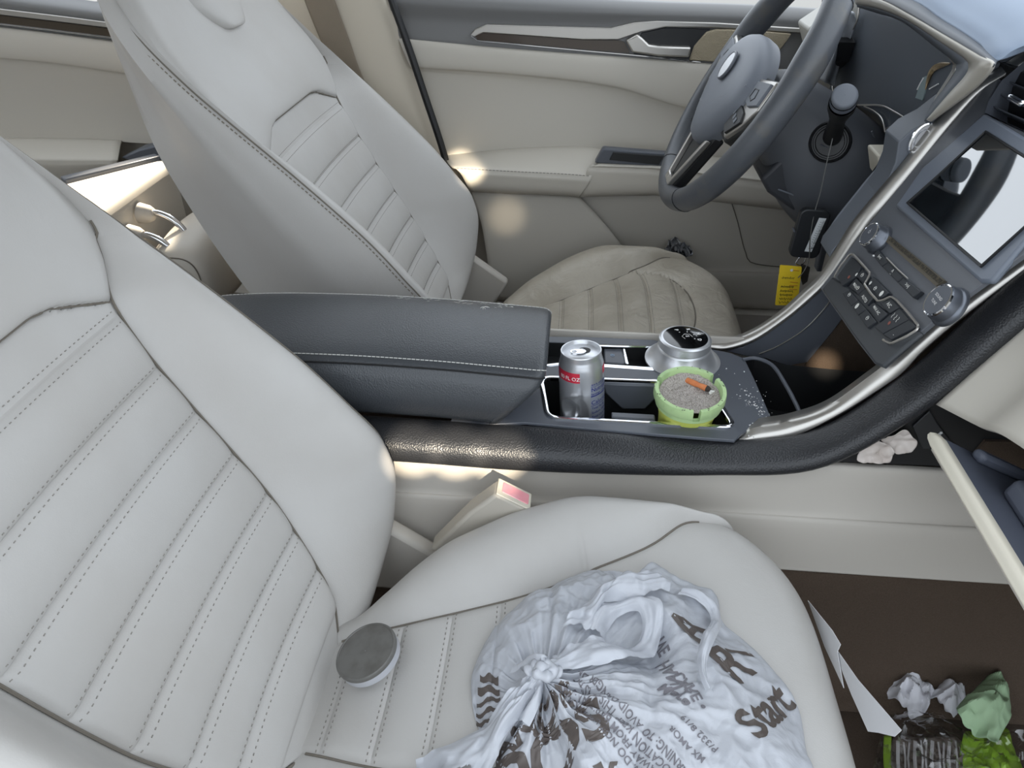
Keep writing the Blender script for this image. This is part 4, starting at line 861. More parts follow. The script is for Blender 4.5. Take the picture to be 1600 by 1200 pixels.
# ================================================================== ENERGY DRINK CAN
T=U(908,547,z=.437); B=U(910.5,690,z=.304); ca=T-B; ca/=np.linalg.norm(ca); B=T-ca*.1335
cx=np.array([1.,0,0]); cx-=ca*(cx@ca); cx/=np.linalg.norm(cx); cyv=np.cross(ca,cx)   # cyv ~ +Y
can=thing('drink_can','dented silver energy drink can standing open in the rear cup holder','drink can',B)
prof=pchip({0:.0215,.004:.0235,.010:.0268,.014:.0272,.11:.0272,.1165:.0268,.124:.0252,.128:.0243,.1335:.0243})
def canp(ph,h,dr=0):
    r=float(prof(h))+dr
    # crushed patch facing the camera
    def dent(pc,hc,wp,wh,dp): return -dp*math.exp(-(((ph-pc)/wp)**2+((h-hc)/wh)**2))
    if .012<h<.12:
        def cone(pc,hc,wp,wh,dp): return -dp*max(0,1-((ph-pc)/wp)**2-((h-hc)/wh)**2)
        r+=cone(-.62,.064,.50,.015,.0085)+cone(-.02,.060,.34,.020,.0060)+cone(-.12,.046,.45,.008,.0035)+dent(-.05,.080,.10,.02,.0022)+.0012*math.exp(-((h-.081-.006*math.cos(ph*2))/.003)**2-((ph+.5)/.5)**2)
    return B+ca*h+(cx*math.sin(ph)-cyv*math.cos(ph))*r
hs=np.concatenate([np.linspace(0,.014,10),np.linspace(.015,.11,80),np.linspace(.111,.1335,22)]); phs=np.linspace(-PI,PI,160,endpoint=False)
g=G().grid(np.array([[canp(p,h) for p in phs] for h in hs]),cv=True)
CAN=mat('brushed_can_silver',(196,198,202),.30,metal=.72); obj('can_body',g,CAN,can,angle=70)
g=G().lathe([(.0243,.1335),(.0238,.1345),(.0228,.1343),(.0222,.1325),(.0212,.1298),(.0202,.1298),(.0195,.1305),(.0004,.1305)],B,ax=ca,n=72); lid=obj('can_lid',g,ALU,can,angle=50)
def lidp(a,b,d=0): return B+ca*(.1307+d)+cx*a+cyv*b
g=G(); P=[lidp(.0035+.0085*math.cos(q)*.9,.004+.0072*math.sin(q)*.95,.0002) for q in np.linspace(-PI*.55,PI*.75,24)]+[lidp(.0012+.004*math.cos(q),.0035+.0058*math.sin(q),.0002) for q in np.linspace(PI*.7,-PI*.6,14)]; g.prism(P,ca*.0002); obj('mouth',g,mat('dark_can_inside',(30,30,32),.6),lid)
g=G(); P=[lidp(-.0035+.0095*math.cos(q),-.001+.0055*math.sin(q),.0012) for q in np.linspace(0,2*PI,30,endpoint=False)]; h1=[lidp(-.008+.0030*math.cos(q),-.0015+.0030*math.sin(q),.0012) for q in np.linspace(0,2*PI,18,endpoint=False)]
g.plate(P,[h1],ca*.0008); obj('pull_tab',g,CHR,lid,bevel=.0002)
g=G()
for i in range(9): g.tube([lidp(-.011+.0016*i,.0045+.001*math.sin(i*2.1),.0003),lidp(-.0103+.0016*i,.0052+.001*math.cos(i*3.3),.0003)],.0002,4)
obj('lid_embossing',g,PLA,lid,kind='stuff')
def decal(name,p0,p1,h0,h1,m,par=can,dr=.00015,slant=0):
    A=np.array([[canp(p,h+slant*(p-p0),dr) for p in np.linspace(p0,p1,40)] for h in np.linspace(h0,h1,30)]); return obj(name,G().grid(A),m,par,angle=70)
RED=mat('can_red',(214,52,74),.3,metal=.3); BLU=mat('can_blue',(38,46,140),.3,metal=.4)
rb=decal('red_band',-1.35,-.06,.1035,.1165,RED)
decal('red_patch',-.98,-.42,.018,.036,RED); decal('red_patch',1.15,1.7,.108,.1175,RED); decal('blue_patch',-1.75,-1.36,.101,.1165,BLU)
decal('label_panel',.40,1.55,.004,.1,mat('label_silver',(178,184,196),.35,metal=.6),dr=.0001)
def cantext(g,s,ph,h,size,al='LEFT',dr=.0003): textmesh(g,s,(0,0,0),(1,0,0),(0,1,0),size,align=al,warp=lambda a,b: canp(ph+a/.0272,h+b,dr),bold=.00006)
g=G(); cantext(g,'80 FL OZ',-.55,.1085,.0068,'CENTER'); obj('volume_print',g,WHT,rb)
g=G(); cantext(g,'Nutrition Facts',.43,.0925,.0078); cantext(g,'Servings: 1 can',.43,.0865,.0040); cantext(g,'Calories 110',.43,.0745,.0082)
for i,sx in enumerate(('Total Fat 0g','Sodium 100mg','Total Carb 28g','Total Sugars 27g','Incl. 26g Added','Protein 0g')): cantext(g,sx,.45,.0665-.0062*i,.0044)
for i in range(4): cantext(g,'Niacin 100% B6 200%' if i%2 else 'B12 80% Vitamin',.45,.026-.0055*i,.0040)
cantext(g,'8.4 FL OZ (250 mL)',.45,.0995,.0036); obj('facts_print',g,BLU,can)
for h,t in((.0830,.0014),(.0700,.0007),(.0305,.0012),(.0965,.0005),(.0025,.001)): decal('rule_line',.42,1.5,h,h+t,BLU,dr=.00028)
# ================================================================== ASHTRAY
at_=U(1079,607,z=.408); ab=U(1072,668,z=.345); axa=at_-ab; axa/=np.linalg.norm(axa); axa=np.array([.0,-.11,1.]); axa/=np.linalg.norm(axa)
ab=at_-axa*.108
ash=thing('cup_ashtray','round lime green cup ashtray full of grey ash in the front cup holder','ashtray',ab)
ro=float(np.linalg.norm(U(1023,607,z=.408)-U(1135,607,z=.408)))/2
LIME=mat('lime_green_plastic',(198,206,100),.45,var=((184,194,92),30,.4,.7)); PALE=mat('pale_glow_green_plastic',(178,206,150),.5,var=((150,180,128),60,.5,.75))
H=.108
obj('cup',G().lathe([(.0004,0),(ro*.64,0),(ro*.67,.004),(ro*.70,.04),(ro*.77,.069),(ro*.885,.088),(ro*.885,.0905),(ro*.80,.0905),(ro*.72,.03),(.0004,.028)],ab,ax=axa,n=80),LIME,ash,angle=40)
px_=np.cross(axa,[0,1.,0]); px_/=np.linalg.norm(px_); py_=np.cross(axa,px_); 
if px_[0]<0: px_=-px_
if py_[1]<0: py_=-py_
nt=[math.radians(-84),math.radians(38),math.radians(158)]; pr=[(ro*.88,.0875),(ro*.93,.088),(ro*.945,.0945),(ro*.985,.0955),(ro,.097),(ro,.105),(ro*.985,H),(ro*.885,H),(ro*.86,.1055),(ro*.845,.090),(ro*.84,.082)]
A=[]; mask=[]; angs=sorted(list(np.linspace(0,2*PI,150,endpoint=False))+[(n+d)%(2*PI) for n in nt for d in(-.105,-.1,.1,.105)])
for r_,h in pr: A.append([])
for a in angs:
    dmin=min(abs((a-n+PI)%(2*PI)-PI) for n in nt); low=dmin<.1025
    for i,(r_,h) in enumerate(pr): A[i].append(ab+axa*(min(h,.094) if low else h)+(px_*math.cos(a)+py_*math.sin(a))*r_)
obj('notched_rim',G().grid(np.array(A),cv=True),PALE,ash,angle=35)
# ash bed
rows=[]
for i,f in enumerate(np.linspace(0.01,1,34)):
    row=[]
    for a in np.linspace(0,2*PI,110,endpoint=False):
        r_=ro*.845*f; p=ab+axa*.0945+(px_*math.cos(a)+py_*math.sin(a))*r_; n=mn.fractal(Vector(p*140),.9,2.1,5)*.0024+mn.noise(Vector(p*900))*.0006
        p=p+axa*(n*(1.1-f*.3)-.006*math.sin(f*PI*.5)*(.5+.5*math.sin(a))+.006*f*max(0,math.sin(a))+ .003*(1-f)+.0075*f**5); row.append(p)
    rows.append(row)
obj('ash_bed',G().grid(np.array(rows),cv=True),mat('grey_ash',(192,184,178),.95,bump=('n',1600,.9,.0012),var=((148,140,134),700,.45,.6)),ash,kind='stuff')
g=G()
for k in range(11): pts=[canp(0,0)*0+ab+axa*(.0735+.002*(k%3))+(px_*math.cos(a)+py_*math.sin(a))*(ro*.803) for a in np.linspace(-1.05+.035*k,-1.03+.035*k,3)]; g.tube(pts,.0006,4)
obj('dark_print',g,PLAD,ash,kind='stuff')
g=G()
for k in range(26):
    a=rng.uniform(0,2*PI); f=rng.uniform(.9,.99); p=ab+axa*(H+.0002)+(px_*math.cos(a)+py_*math.sin(a))*ro*f; 
    if min(abs((a-n+PI)%(2*PI)-PI) for n in nt)>.14: g.tube([p,p+np.array([rng.normal(),rng.normal(),0])*.0012],.0007,5,flat=.3)
obj('soot_spots',g,mat('soot',(96,100,84),.9),ash,kind='stuff')
hz=.112
p0=U(1073,594,z=.3995); p1=U(1104,607,z=.3995)
cg=thing('cigarette_butt','orange cigarette butt lying on the grey ash of the green ashtray','cigarette butt',p0)
d=(p1-p0); Lc=np.linalg.norm(d); d/=Lc
g=G(); n=20; pts=[p0+d*Lc*i/n for i in range(n+1)]; g.tube(pts,[.0040-.0007*math.exp(-((i/n-.62)/.1)**2) for i in range(n+1)],14,flat=.85,up=(0,0,1)); obj('filter',g,mat('cork_orange_paper',(214,134,84),.7,var=((196,112,66),120,.4,.7)),cg)
g=G(); g.tube([p1,p1+d*.0025,p1+d*.005],[.0038,.0034,.002],12); obj('burnt_tip',g,mat('burnt',(60,52,48),.9),cg)
g=G()
for k in range(6): o=p1+d*.006+np.array([rng.normal()*.0012,-.002+rng.normal()*.0012,rng.normal()*.001]); g.lathe([(.0002,-.0012),(.0015,-.0006),(.0016,.0006),(.0002,.0013)],o,n=8)
obj('white_ash',g,mat('white_ash',(222,220,216),.9),cg,kind='stuff')
# ash crumbs on the console
g=G()
for k in range(300):
    if k<240: a,b=1172+rng.normal()*17,644+rng.normal()*16
    else: a,b=rng.uniform(1120,1200),rng.uniform(575,690)
    if a>1206 or b>683 or (a>1172+.55*(b-560) and b<650) or a<1118+.2*(b-560): continue
    o=U(a,b,z=ZP+.0006); s_=.0002+.0008*rng.random()**2
    g.box(o,(s_*2,s_*1.4,s_),[[math.cos(k),-math.sin(k),0],[math.sin(k),math.cos(k),0],[0,0,1]])
o=obj('ash_crumbs',g,mat('pale_ash_crumb',(214,214,214),.9),kind='stuff'); tag(o,'pale ash crumbs scattered on the console ahead of the ashtray','ash crumbs')
# ================================================================== ROUND TIN
dn=np.array([-.34,-.06,.93]); dn/=np.linalg.norm(dn); dc=U(571,1017,z=.292)
tin=thing('round_tin','flat round tin with a dark grey lid leaning in the near seat crease','tin',dc-dn*.013)
rt=.0305
obj('tin_body',G().lathe([(.0003,-.013),(rt*.97,-.013),(rt,-.012),(rt,-.003),(rt*.98,-.002)],dc,ax=dn,n=72),mat('pale_tin_side',(196,198,204),.3,metal=.4),tin,angle=40)
obj('tin_lid',G().lathe([(rt*1.015,-.0042),(rt*1.02,-.003),(rt*1.02,-.0005),(rt*.99,.0008),(rt*.955,.0009),(rt*.94,.0002),(.0003,.0002)],dc,ax=dn,n=72),mat('dark_grey_lid',(104,103,100),.35,var=((88,86,82),60,.4,.7)),tin,angle=40)
# ================================================================== PLASTIC BAG
def bvh_of(g_list):
    V=[];F=[]
    for g in g_list:
        o=len(V); V+=[Vector(v) for v in g.v]; F+=[tuple(i+o for i in f) for f in g.f]
    return BVHTree.FromPolygons(V,F)
gseat=G().grid(PC); SB=bvh_of([gseat])
def seatz(x,y):
    h=SB.ray_cast(Vector((x,y,1.)),Vector((0,0,-1))); return h[0].z if h[0] is not None else .30
def ridged(p,s,seed=0):
    v=Vector((p[0]*s+seed,p[1]*s-seed*1.7,p[2]*s if len(p)>2 else seed)); d=mn.voronoi(v)[0]; return min((d[1]-d[0])*1.6,1.0)
BAG=bpy.data.materials.new('thin_white_plastic_film'); BAG.use_nodes=True
_N=BAG.node_tree.nodes; _L=BAG.node_tree.links; _b=_N['Principled BSDF']; _b.inputs['Base Color'].default_value=lin((198,201,208))+(1,); _b.inputs['Roughness'].default_value=.26; _b.inputs['Specular IOR Level'].default_value=.55
_t=_N.new('ShaderNodeBsdfTranslucent'); _t.inputs[0].default_value=lin((200,204,212))+(1,); _mx=_N.new('ShaderNodeMixShader'); _mx.inputs[0].default_value=.22
_tc=_N.new('ShaderNodeTexCoord'); _n1=_N.new('ShaderNodeTexNoise'); _n1.inputs['Scale'].default_value=30; _n1.inputs['Detail'].default_value=8; _n1.inputs['Distortion'].default_value=2.2; _L.new(_tc.outputs['Object'],_n1.inputs['Vector'])
_bp=_N.new('ShaderNodeBump'); _bp.inputs['Strength'].default_value=.30; _bp.inputs['Distance'].default_value=.005; _L.new(_n1.outputs['Fac'],_bp.inputs['Height']); _L.new(_bp.outputs['Normal'],_b.inputs['Normal'])
_L.new(_b.outputs[0],_mx.inputs[1]); _L.new(_t.outputs[0],_mx.inputs[2]); _L.new(_mx.outputs[0],_N['Material Output'].inputs['Surface'])
K=U(850,1043,z=.368)
bag=thing('plastic_bag','white tied plastic grocery bag with dark printing lying on the near seat cushion','plastic bag',(K[0]+.08,K[1]-.03,.31))
outl=[(738,1005),(772,950),(830,907),(899,880),(932,877),(968,880),(1001,887),(1019,874),(1041,887),(1081,911),(1120,929),(1130,969),(1171,1005),(1226,1063),(1251,1106),(1262,1168),(1275,1215),(1240,1300),(1100,1330),(960,1290),(905,1222),(880,1195),(800,1187),(772,1150),(745,1095),(735,1050)]
OL=np.array([U(a,b,z=.325) for a,b in outl]); OLs=crom(OL,420,closed=True)
ang=np.unwrap(np.arctan2(OLs[:,1]-K[1],OLs[:,0]-K[0]))
HOL=U(1000,985,z=.36)[:2]; NR=110; rows=[]
Fs=np.linspace(.0,1,NR)
for k,o in enumerate(OLs):
    th=ang[k]; L_=math.hypot(o[0]-K[0],o[1]-K[1]); row=[]
    for f in Fs:
        x=K[0]+(o[0]-K[0])*f; y=K[1]+(o[1]-K[1])*f; bz=seatz(x,y)
        big=min(1,L_/.10)
        mound=(.046*big+.010)*(max(0,1-f**2.2)**.62)
        r=f*L_
        dip=-.012*math.exp(-((r-.03)/.02)**2)*big
        pl=.0045*math.exp(-r/.045)*(1-math.exp(-r/.006))*(math.cos(17*th+3*mn.noise(Vector((th*2,r*9,1))))+.6*math.cos(29*th+1.3))
        w=min(1,r/.03)*min(1,(1-f)/.06+.15)
        P3=(x*1.,y*1.,.37)
        ab_=lambda sc,se: .5-abs(mn.noise(Vector((x*sc+se,y*sc-se,se))))*1.6
        cr=.013*ab_(10,3.1)+.0075*ab_(21,7.7)+.0038*ab_(44,1.9)+.0016*ab_(95,5.)-.008
        rad=.0065*(.5-abs(mn.noise(Vector((math.cos(th)*5,math.sin(th)*5,r*7+2))))*1.8)*math.exp(-r/.10)
        st=rad+.0030*(.5-abs(mn.noise(Vector((math.cos(th)*11,math.sin(th)*11,r*9))))*1.8)*math.exp(-r/.14)
        z=bz+.0025+mound+dip+pl+(cr+st)*w
        # loop hollow on the right of the knot
        hx,hy=HOL; z-=.022*math.exp(-(((x-hx)/.030)**2+((y-hy)/.020)**2))
        row.append((x,y,max(z,bz+.0015)))
    rows.append(row)
gb=G().grid(np.array(rows),cu=True); bagbody=obj('bag_body',gb,BAG,bag,angle=80)
BB=bvh_of([gb])
def bagz(x,y):
    h=BB.ray_cast(Vector((x,y,1.)),Vector((0,0,-1))); return h[0].z if h[0] is not None else seatz(x,y)
def film(name,top,bot,nu,nv,lift,amp=.004,par=bag,hole=None,arch=.006,m=None):
    """crinkled strip between two traced edges, resting on whatever lies below"""
    A=np.array([U(a,b,z=.355) for a,b in top]); Bm=np.array([U(a,b,z=.355) for a,b in bot]); A=crom(A,nu); Bm=crom(Bm,nu)
    R=np.zeros((nu,nv,3))
    lf=np.interp(np.linspace(0,1,nu),np.linspace(0,1,len(lift)),lift)
    for i in range(nu):
        for j in range(nv):
            t=j/(nv-1); p=A[i]*(1-t)+Bm[i]*t; z=max(bagz(p[0],p[1]),seatz(p[0],p[1]))
            n=amp*2.2*(.4-abs(mn.noise(Vector((p[0]*24,p[1]*24,2))))*1.6)+amp*1.3*(.4-abs(mn.noise(Vector((t*5,i*.03,p[0]*4))))*1.6)+amp*.5*math.sin(t*17+i*.05)*math.exp(-i/(nu*.3))
            R[i,j]=(p[0],p[1],z+lf[i]+arch*math.sin(PI*t)+n*min(1,.3+i/8))
    # smooth the base height a little
    for _ in range(6): R[1:-1,1:-1,2]=.5*R[1:-1,1:-1,2]+.125*(R[:-2,1:-1,2]+R[2:,1:-1,2]+R[1:-1,:-2,2]+R[1:-1,2:,2])
    mask=None
    if hole is not None:
        mask=np.ones((nu,nv),bool)
        for i in range(nu):
            for j in range(nv):
                if ((i/nu-hole[0])/hole[2])**2+((j/nv-hole[1])/hole[3])**2<1: mask[i,j]=False
    return obj(name,G().grid(R,mask=mask),m or BAG,par,angle=80)
film('tied_handle',[(846,1036),(800,1058),(745,1082),(700,1096),(662,1108),(640,1112)],[(854,1052),(822,1080),(782,1126),(752,1165),(700,1215),(648,1240)],110,44,[.012,.018,.016,.014,.012],amp=.004,hole=(.72,.62,.10,.10))
film('handle_loop',[(852,1035),(885,1012),(930,996),(985,992),(1004,978),(1002,960),(988,952),(968,956),(950,975),(944,992)],[(856,1052),(900,1046),(960,1038),(1010,1024),(1030,1000),(1034,962),(1012,938),(975,936),(935,950),(915,985)],120,22,[.010,.012,.014,.012,.010],amp=.003)
film('torn_flap',[(874,990),(890,984),(905,980),(912,988),(922,984),(935,958),(955,938),(1000,935),(1045,930)],[(905,945),(915,935),(925,925),(940,915),(955,908),(975,902),(1000,898),(1025,894),(1050,893)],80,30,[.004,.012,.014,.012,.008],amp=.004)
film('torn_flap',[(1060,925),(1090,935),(1108,945),(1112,965),(1104,990),(1094,1010),(1086,1040),(1090,1075),(1100,1098)],[(1075,908),(1105,922),(1126,935),(1130,968),(1120,1000),(1108,1030),(1100,1055),(1104,1080),(1112,1095)],80,18,[.004,.010,.014,.012,.006],amp=.003)
film('knot_tail',[(796,1022),(815,1032),(835,1045),(850,1052)],[(810,1018),(825,1026),(842,1038),(856,1044)],30,10,[.012,.018,.020,.02],amp=.001)
film('knot_tail',[(838,1060),(832,1075),(812,1085),(806,1096)],[(850,1058),(846,1075),(838,1095),(828,1106)],30,10,[.016,.014,.012,.008],amp=.0015)
kz=bagz(K[0],K[1]); g=G(); kc=np.array([K[0],K[1],kz+.010])
g.tube(crom([kc+np.array(v) for v in((-.014,.004,-.006),(-.005,.006,.002),(.005,.004,.004),(.007,-.003,.002),(-.001,-.005,.003),(-.006,.0,.002),(.0,.002,.005),(.013,.004,-.004))],60),[.0046+.0010*math.sin(i*.9) for i in range(60)],10); obj('knot',g,BAG,bag,angle=80)
INK=mat('dark_brown_print',(84,76,72),.45)
INKG=mat('grey_print',(112,110,116),.5)
def bagtext(name,body,p0,p1,size,m=INK,mirror=False,bold=.0006,cuts=3,al='CENTER'):
    a,b=U(*p0,z=.36),U(*p1,z=.36); ex=b-a; ex[2]=0; ex/=np.linalg.norm(ex); ey=np.array([-ex[1],ex[0],0]); c=(a+b)/2 if al=='CENTER' else a
    if mirror: ex=-ex
    g=G(); mx=[0]
    def wp(u,v):
        p=c+ex*u+ey*v; z=bagz(p[0],p[1]); return (p[0],p[1],z+.0007)
    textmesh(g,body,(0,0,0),(1,0,0),(0,1,0),size,align=al,warp=wp,bold=bold,cuts=cuts); return obj(name,g,m,bag,angle=80)
bagtext('print','RDOS',(765,1166),(890,1128),.048,bold=.0016)
bagtext('print','ANDE',(795,1106),(872,1078),.026,bold=.0010)
bagtext('print','ay',(910,1192),(960,1186),.036,bold=.0012)
bagtext('print','Start',(1184,1120),(1226,1066),.036,bold=.0010)
bagtext('print','A',(1072,985),(1092,955),.046,bold=.0010)
bagtext('print','R',(1132,1040),(1162,1010),.050,bold=.0012)
bagtext('print','/',(1150,985),(1170,1010),.034,bold=.0010)
bagtext('small_print','HAND',(1062,1072),(1044,1026),.0160,m=INKG,mirror=True,bold=.0003,cuts=2)
bagtext('small_print','CARE •',(1092,1095),(1066,1058),.0130,m=INKG,mirror=True,bold=.0003,cuts=2)
bagtext('small_print','More',(1068,1098),(1040,1068),.0130,m=INKG,mirror=True,bold=.0004,cuts=2)
bagtext('small_print','IVE',(1042,992),(1036,978),.0120,m=INKG,mirror=True,bold=.0003,cuts=2)
lines=['WARNING: TO AVOID DANGER OF','SUFFOCATION KEEP THIS PLASTIC','BAG AWAY FROM BABIES AND','CHILDREN. DO NOT USE IN CRIBS']
for i,sx in enumerate(lines):
    bagtext('small_print',sx,(1064-11*i,1190+9*i),(928-11*i,1054+9*i),.0078,m=INKG,bold=.00012,cuts=1)
bagtext('small_print','P/332 8/19',(1108,1157),(1078,1132),.0078,m=INKG,bold=.0001,cuts=1)
bagtext('small_print','MX AMOR',(1086,1170),(1062,1150),.0070,m=INKG,bold=.0001,cuts=1)
# dark striped block on the far left of the bag
g=G()
for (a,b,c,d) in((748,1002,778,1016),(744,1016,780,1030),(742,1032,781,1042),(741,1046,780,1052),(741,1058,774,1072)):
    A=np.zeros((12,6,3))
    for i in range(12):
        for j in range(6):
            px=a+(c-a)*i/11; py=b+(d-b)*i/11+3*math.sin(i*.8)+ (j/5)*(9 if b<1030 else 6); p=U(px,py,z=.35); p[2]=bagz(p[0],p[1])+.0008; A[i,j]=p
    g.grid(A)
obj('striped_print',g,INK,bag)
# ================================================================== PAPER, TISSUES, WRAPPERS
def crumple(name,pts,m,label,cat,amp=.006,lift=0,seed=0,par=None,centre=None,n=26,nr=16,group=None,ns=45):
    O=crom(np.array(pts),len(pts)*6,closed=True); c=O.mean(0) if centre is None else np.array(centre); nn=np.cross(O[len(O)//3]-O[0],O[2*len(O)//3]-O[0]); nn/=np.linalg.norm(nn); nn=nn if nn[2]>=0 else -nn
    R=[]
    for o in O:
        row=[]
        for f in np.linspace(.02,1,nr):
            p=c+(o-c)*f; q_=Vector(p)+Vector((seed*.37,seed*.11,0)); h=lift*(1-f*f)+amp*1.3*(.35-abs(mn.noise(q_*ns*.8))*1.7)+amp*.7*(.35-abs(mn.noise(q_*ns*2.1))*1.7)+amp*.5*(ridged(p,ns,seed)-.4)
            row.append(p+nn*h)
        R.append(row)
    o=obj(name,G().grid(np.array(R),cu=True),m,par,angle=30,solid=.0004)
    if label: tag(o,label,cat,group)
    return o
PAP=mat('white_tissue',(206,206,212),.8); PAPW=mat('warm_tissue',(214,206,200),.85,var=((196,184,176),50,.4,.7)); SHEET=mat('white_paper',(206,206,208),.7)
F3=lambda pts,z: [U(a,b,z=z) for a,b in pts]
z6=lambda pts,z: [U(1300+.1875*a,980+.1875*b,z=z) for a,b in pts]
crumple('tissue',z6([(320,330),(360,285),(440,262),(490,300),(560,280),(650,300),(720,350),(800,470),(820,500),(880,550),(820,600),(780,700),(680,690),(590,650),(500,570),(410,460)],.03),PAP,'larger crumpled white tissue on the brown footwell floor beside the sheets','tissue',amp=.015,lift=.016,seed=2,ns=38,n=30)
crumple('tissue',z6([(820,560),(860,500),(960,470),(1060,500),(1110,560),(1120,600),(1060,690),(1020,720),(960,690),(880,620)],.032),PAP,'smaller crumpled white tissue lying against the green napkin on the footwell floor','tissue',amp=.014,lift=.018,seed=5,ns=42)
GRN=mat('pale_green_napkin',(156,184,148),.75); LIM=mat('lime_green_wrapper',(150,190,60),.3)
crumple('napkin',z6([(1030,690),(1130,570),(1240,460),(1330,385),(1400,345),(1440,400),(1470,520),(1508,640),(1480,770),(1430,860),(1370,965),(1290,910),(1180,830),(1080,770)],.055),GRN,'pale green thin napkin standing over the lime wrapper on the footwell floor','napkin',amp=.010,lift=.02,seed=8,ns=26)
crumple('wrapper_scrap',z6([(1300,335),(1330,300),(1370,295),(1400,330),(1390,370),(1350,372)],.058),LIM,'tiny lime green scrap at the tip of the pale green napkin','wrapper',amp=.002,seed=3)
g=G(); A=patch([F3([(1381,1149),(1380,1180),(1382,1215),(1384,1260)],.022),F3([(1393,1149),(1392,1180),(1394,1215),(1396,1260)],.024)],6,20); g.grid(A)
wr=thing('food_wrapper','clear food wrapper with lime green bands and pale printed label on the footwell floor','wrapper',U(1480,1190,z=.01))
obj('green_band',g,LIM,wr,solid=.0005)
lb=crumple('printed_label',F3([(1396,1152),(1430,1150),(1470,1153),(1500,1158),(1504,1215),(1500,1260),(1440,1260),(1396,1255)],.018),mat('label_grey',(128,118,112),.35,var=((98,88,82),160,.45,.6)),None,None,amp=.004,seed=1,par=wr)
g=G()
for i in range(11):
    a=1403+i*9; g.tube(F3([(a,1158+2*math.sin(i)),(a+3*math.sin(i*2.),1185),(a+2,1230)],.024),.0011 if i%3 else .002,4,flat=.3)
obj('label_print',g,mat('label_print_grey',(196,194,196),.4),lb,kind='stuff')
crumple('lime_panel',F3([(1504,1150),(1530,1148),(1556,1146),(1572,1136),(1586,1170),(1600,1215),(1590,1270),(1506,1270)],.02),LIM,None,None,amp=.005,seed=6,par=wr)
CLR=bpy.data.materials.new('clear_film'); CLR.use_nodes=True; _n=CLR.node_tree.nodes; _l=CLR.node_tree.links
_tr=_n.new('ShaderNodeBsdfTransparent'); _gl=_n.new('ShaderNodeBsdfGlossy'); _gl.inputs['Roughness'].default_value=.08; _fr=_n.new('ShaderNodeLayerWeight'); _fr.inputs[0].default_value=.16; _m=_n.new('ShaderNodeMixShader')
_l.new(_fr.outputs['Facing'],_m.inputs[0]); _l.new(_tr.outputs[0],_m.inputs[1]); _l.new(_gl.outputs[0],_m.inputs[2]); _l.new(_m.outputs[0],_n['Material Output'].inputs['Surface'])
crumple('clear_film',F3([(1376,1146),(1388,1122),(1410,1110),(1450,1112),(1490,1128),(1540,1150),(1600,1140),(1625,1180),(1620,1270),(1380,1270)],.034),CLR,None,None,amp=.009,lift=.008,seed=11,par=wr,ns=60,nr=24)
# sheets between the seat and footwell
g=G(); P=[U(a,b,x=.257) for a,b in[(1262,938),(1300,985),(1313,1007),(1308,1018),(1318,1075),(1288,1010)]]; g.prism(P,(.0006,0,0)); tag(obj('paper_sheet',g,SHEET),'small white paper corner poking up at the front edge of the near seat','paper sheet')
g=G(); P=[U(a,b,x=.2585) for a,b in[(1305,1012),(1340,1062),(1408,1141),(1397,1151),(1372,1145),(1356,1143),(1330,1085),(1312,1040)]]; g.prism(P,(.0006,0,0)); tag(obj('paper_sheet',g,SHEET),'longer white paper sheet fanned out past the front edge of the near seat','paper sheet')
# tissue in the console pocket
z7=lambda pts,**k: [U(1320+.175*a,620+.175*b,**k) for a,b in pts]
crumple('tissue',z7([(108,545),(130,490),(200,430),(320,388),(400,430),(442,490),(420,550),(380,592),(240,585),(120,570)],y=-.076),PAPW,'creased off-white tissue tucked in the console pocket, nearer the console end','tissue',amp=.004,lift=.005,seed=4)
crumple('tissue',z7([(325,390),(370,350),(430,328),(540,288),(600,350),(652,412),(600,470),(540,512),(460,515),(430,470)],y=-.074),PAPW,'creased off-white tissue tucked in the console pocket, next to the glove box lid','tissue',amp=.004,lift=.005,seed=9)
# crumpled clear wrapper in the far door pocket
crumple('clear_wrapper',[U(a,b,y=.74) for a,b in[(1038,392),(1044,378),(1056,372),(1070,380),(1082,392),(1078,402),(1050,402)]],mat('crinkled_cellophane',(170,172,176),.12,metal=.6),'crumpled shiny clear wrapper in the pocket of the far front door','wrapper',amp=.022,seed=12,ns=80)
crumple('wrapper_scrap',[U(a,b,x=-.52) for a,b in[(362,402),(372,398),(384,408),(380,414),(366,413)]],mat('red_blue_wrapper',(206,96,78),.4,var=((80,140,190),90,.48,.52)),'tiny red and blue wrapper scrap behind the far front seat','wrapper',amp=.002,seed=2)
# ================================================================== GLOVE BOX, POCKET, LOWER DASH
gl=thing('glove_box','open glove box with cream lid edge and slate molded inside, below the dashboard','glove box',(.50,-.3,.30))
xe_,ze_=.362,.440
hx,hz=.62,.315
def Lp(s,y,d=0): # s from the free edge to the hinge
    dirv=np.array([hx-xe_,0,hz-ze_]); L=np.linalg.norm(dirv); dirv/=L; up=np.array([-dirv[2],0,dirv[0]]); return np.array([xe_,y,ze_])+dirv*s*L+up*d
eL=[U(a,b,x=.358) for a,b in[(1437,693),(1456,730),(1526,830)]]
y0,y1=-.118,-.52
sec=[(.02,-.006),(-.003,-.005),(-.006,-.001),(-.005,.004),(.003,.007),(.028,.007),(.034,.005),(.034,-.006)]
rings=[]
for y,k in((y0,.35),(y0-.004,.75),(y0-.014,1),(-.25,1),(-.4,1),(y1,1)): rings.append([Lp(s*(1 if s>0 else k) ,y,d*k) for s,d in sec])
obj('lid_edge',G().loft([croms(np.array(r+[r[0]]),60)[:-1] for r in rings]),CRMW,gl,angle=50)
g=G(); g.prism([Lp(s,y,-.012) for s,y in((.03,y0-.006),(1.,y0-.006),(1.,y1),(.03,y1))],Lp(0,0,.006)-Lp(0,0,0)); obj('lid_outer',g,CRM,gl,bevel=.002)
GLV=mat('slate_lid_lining',(88,93,106),.5,bump=('n',1200,.1,.0003))
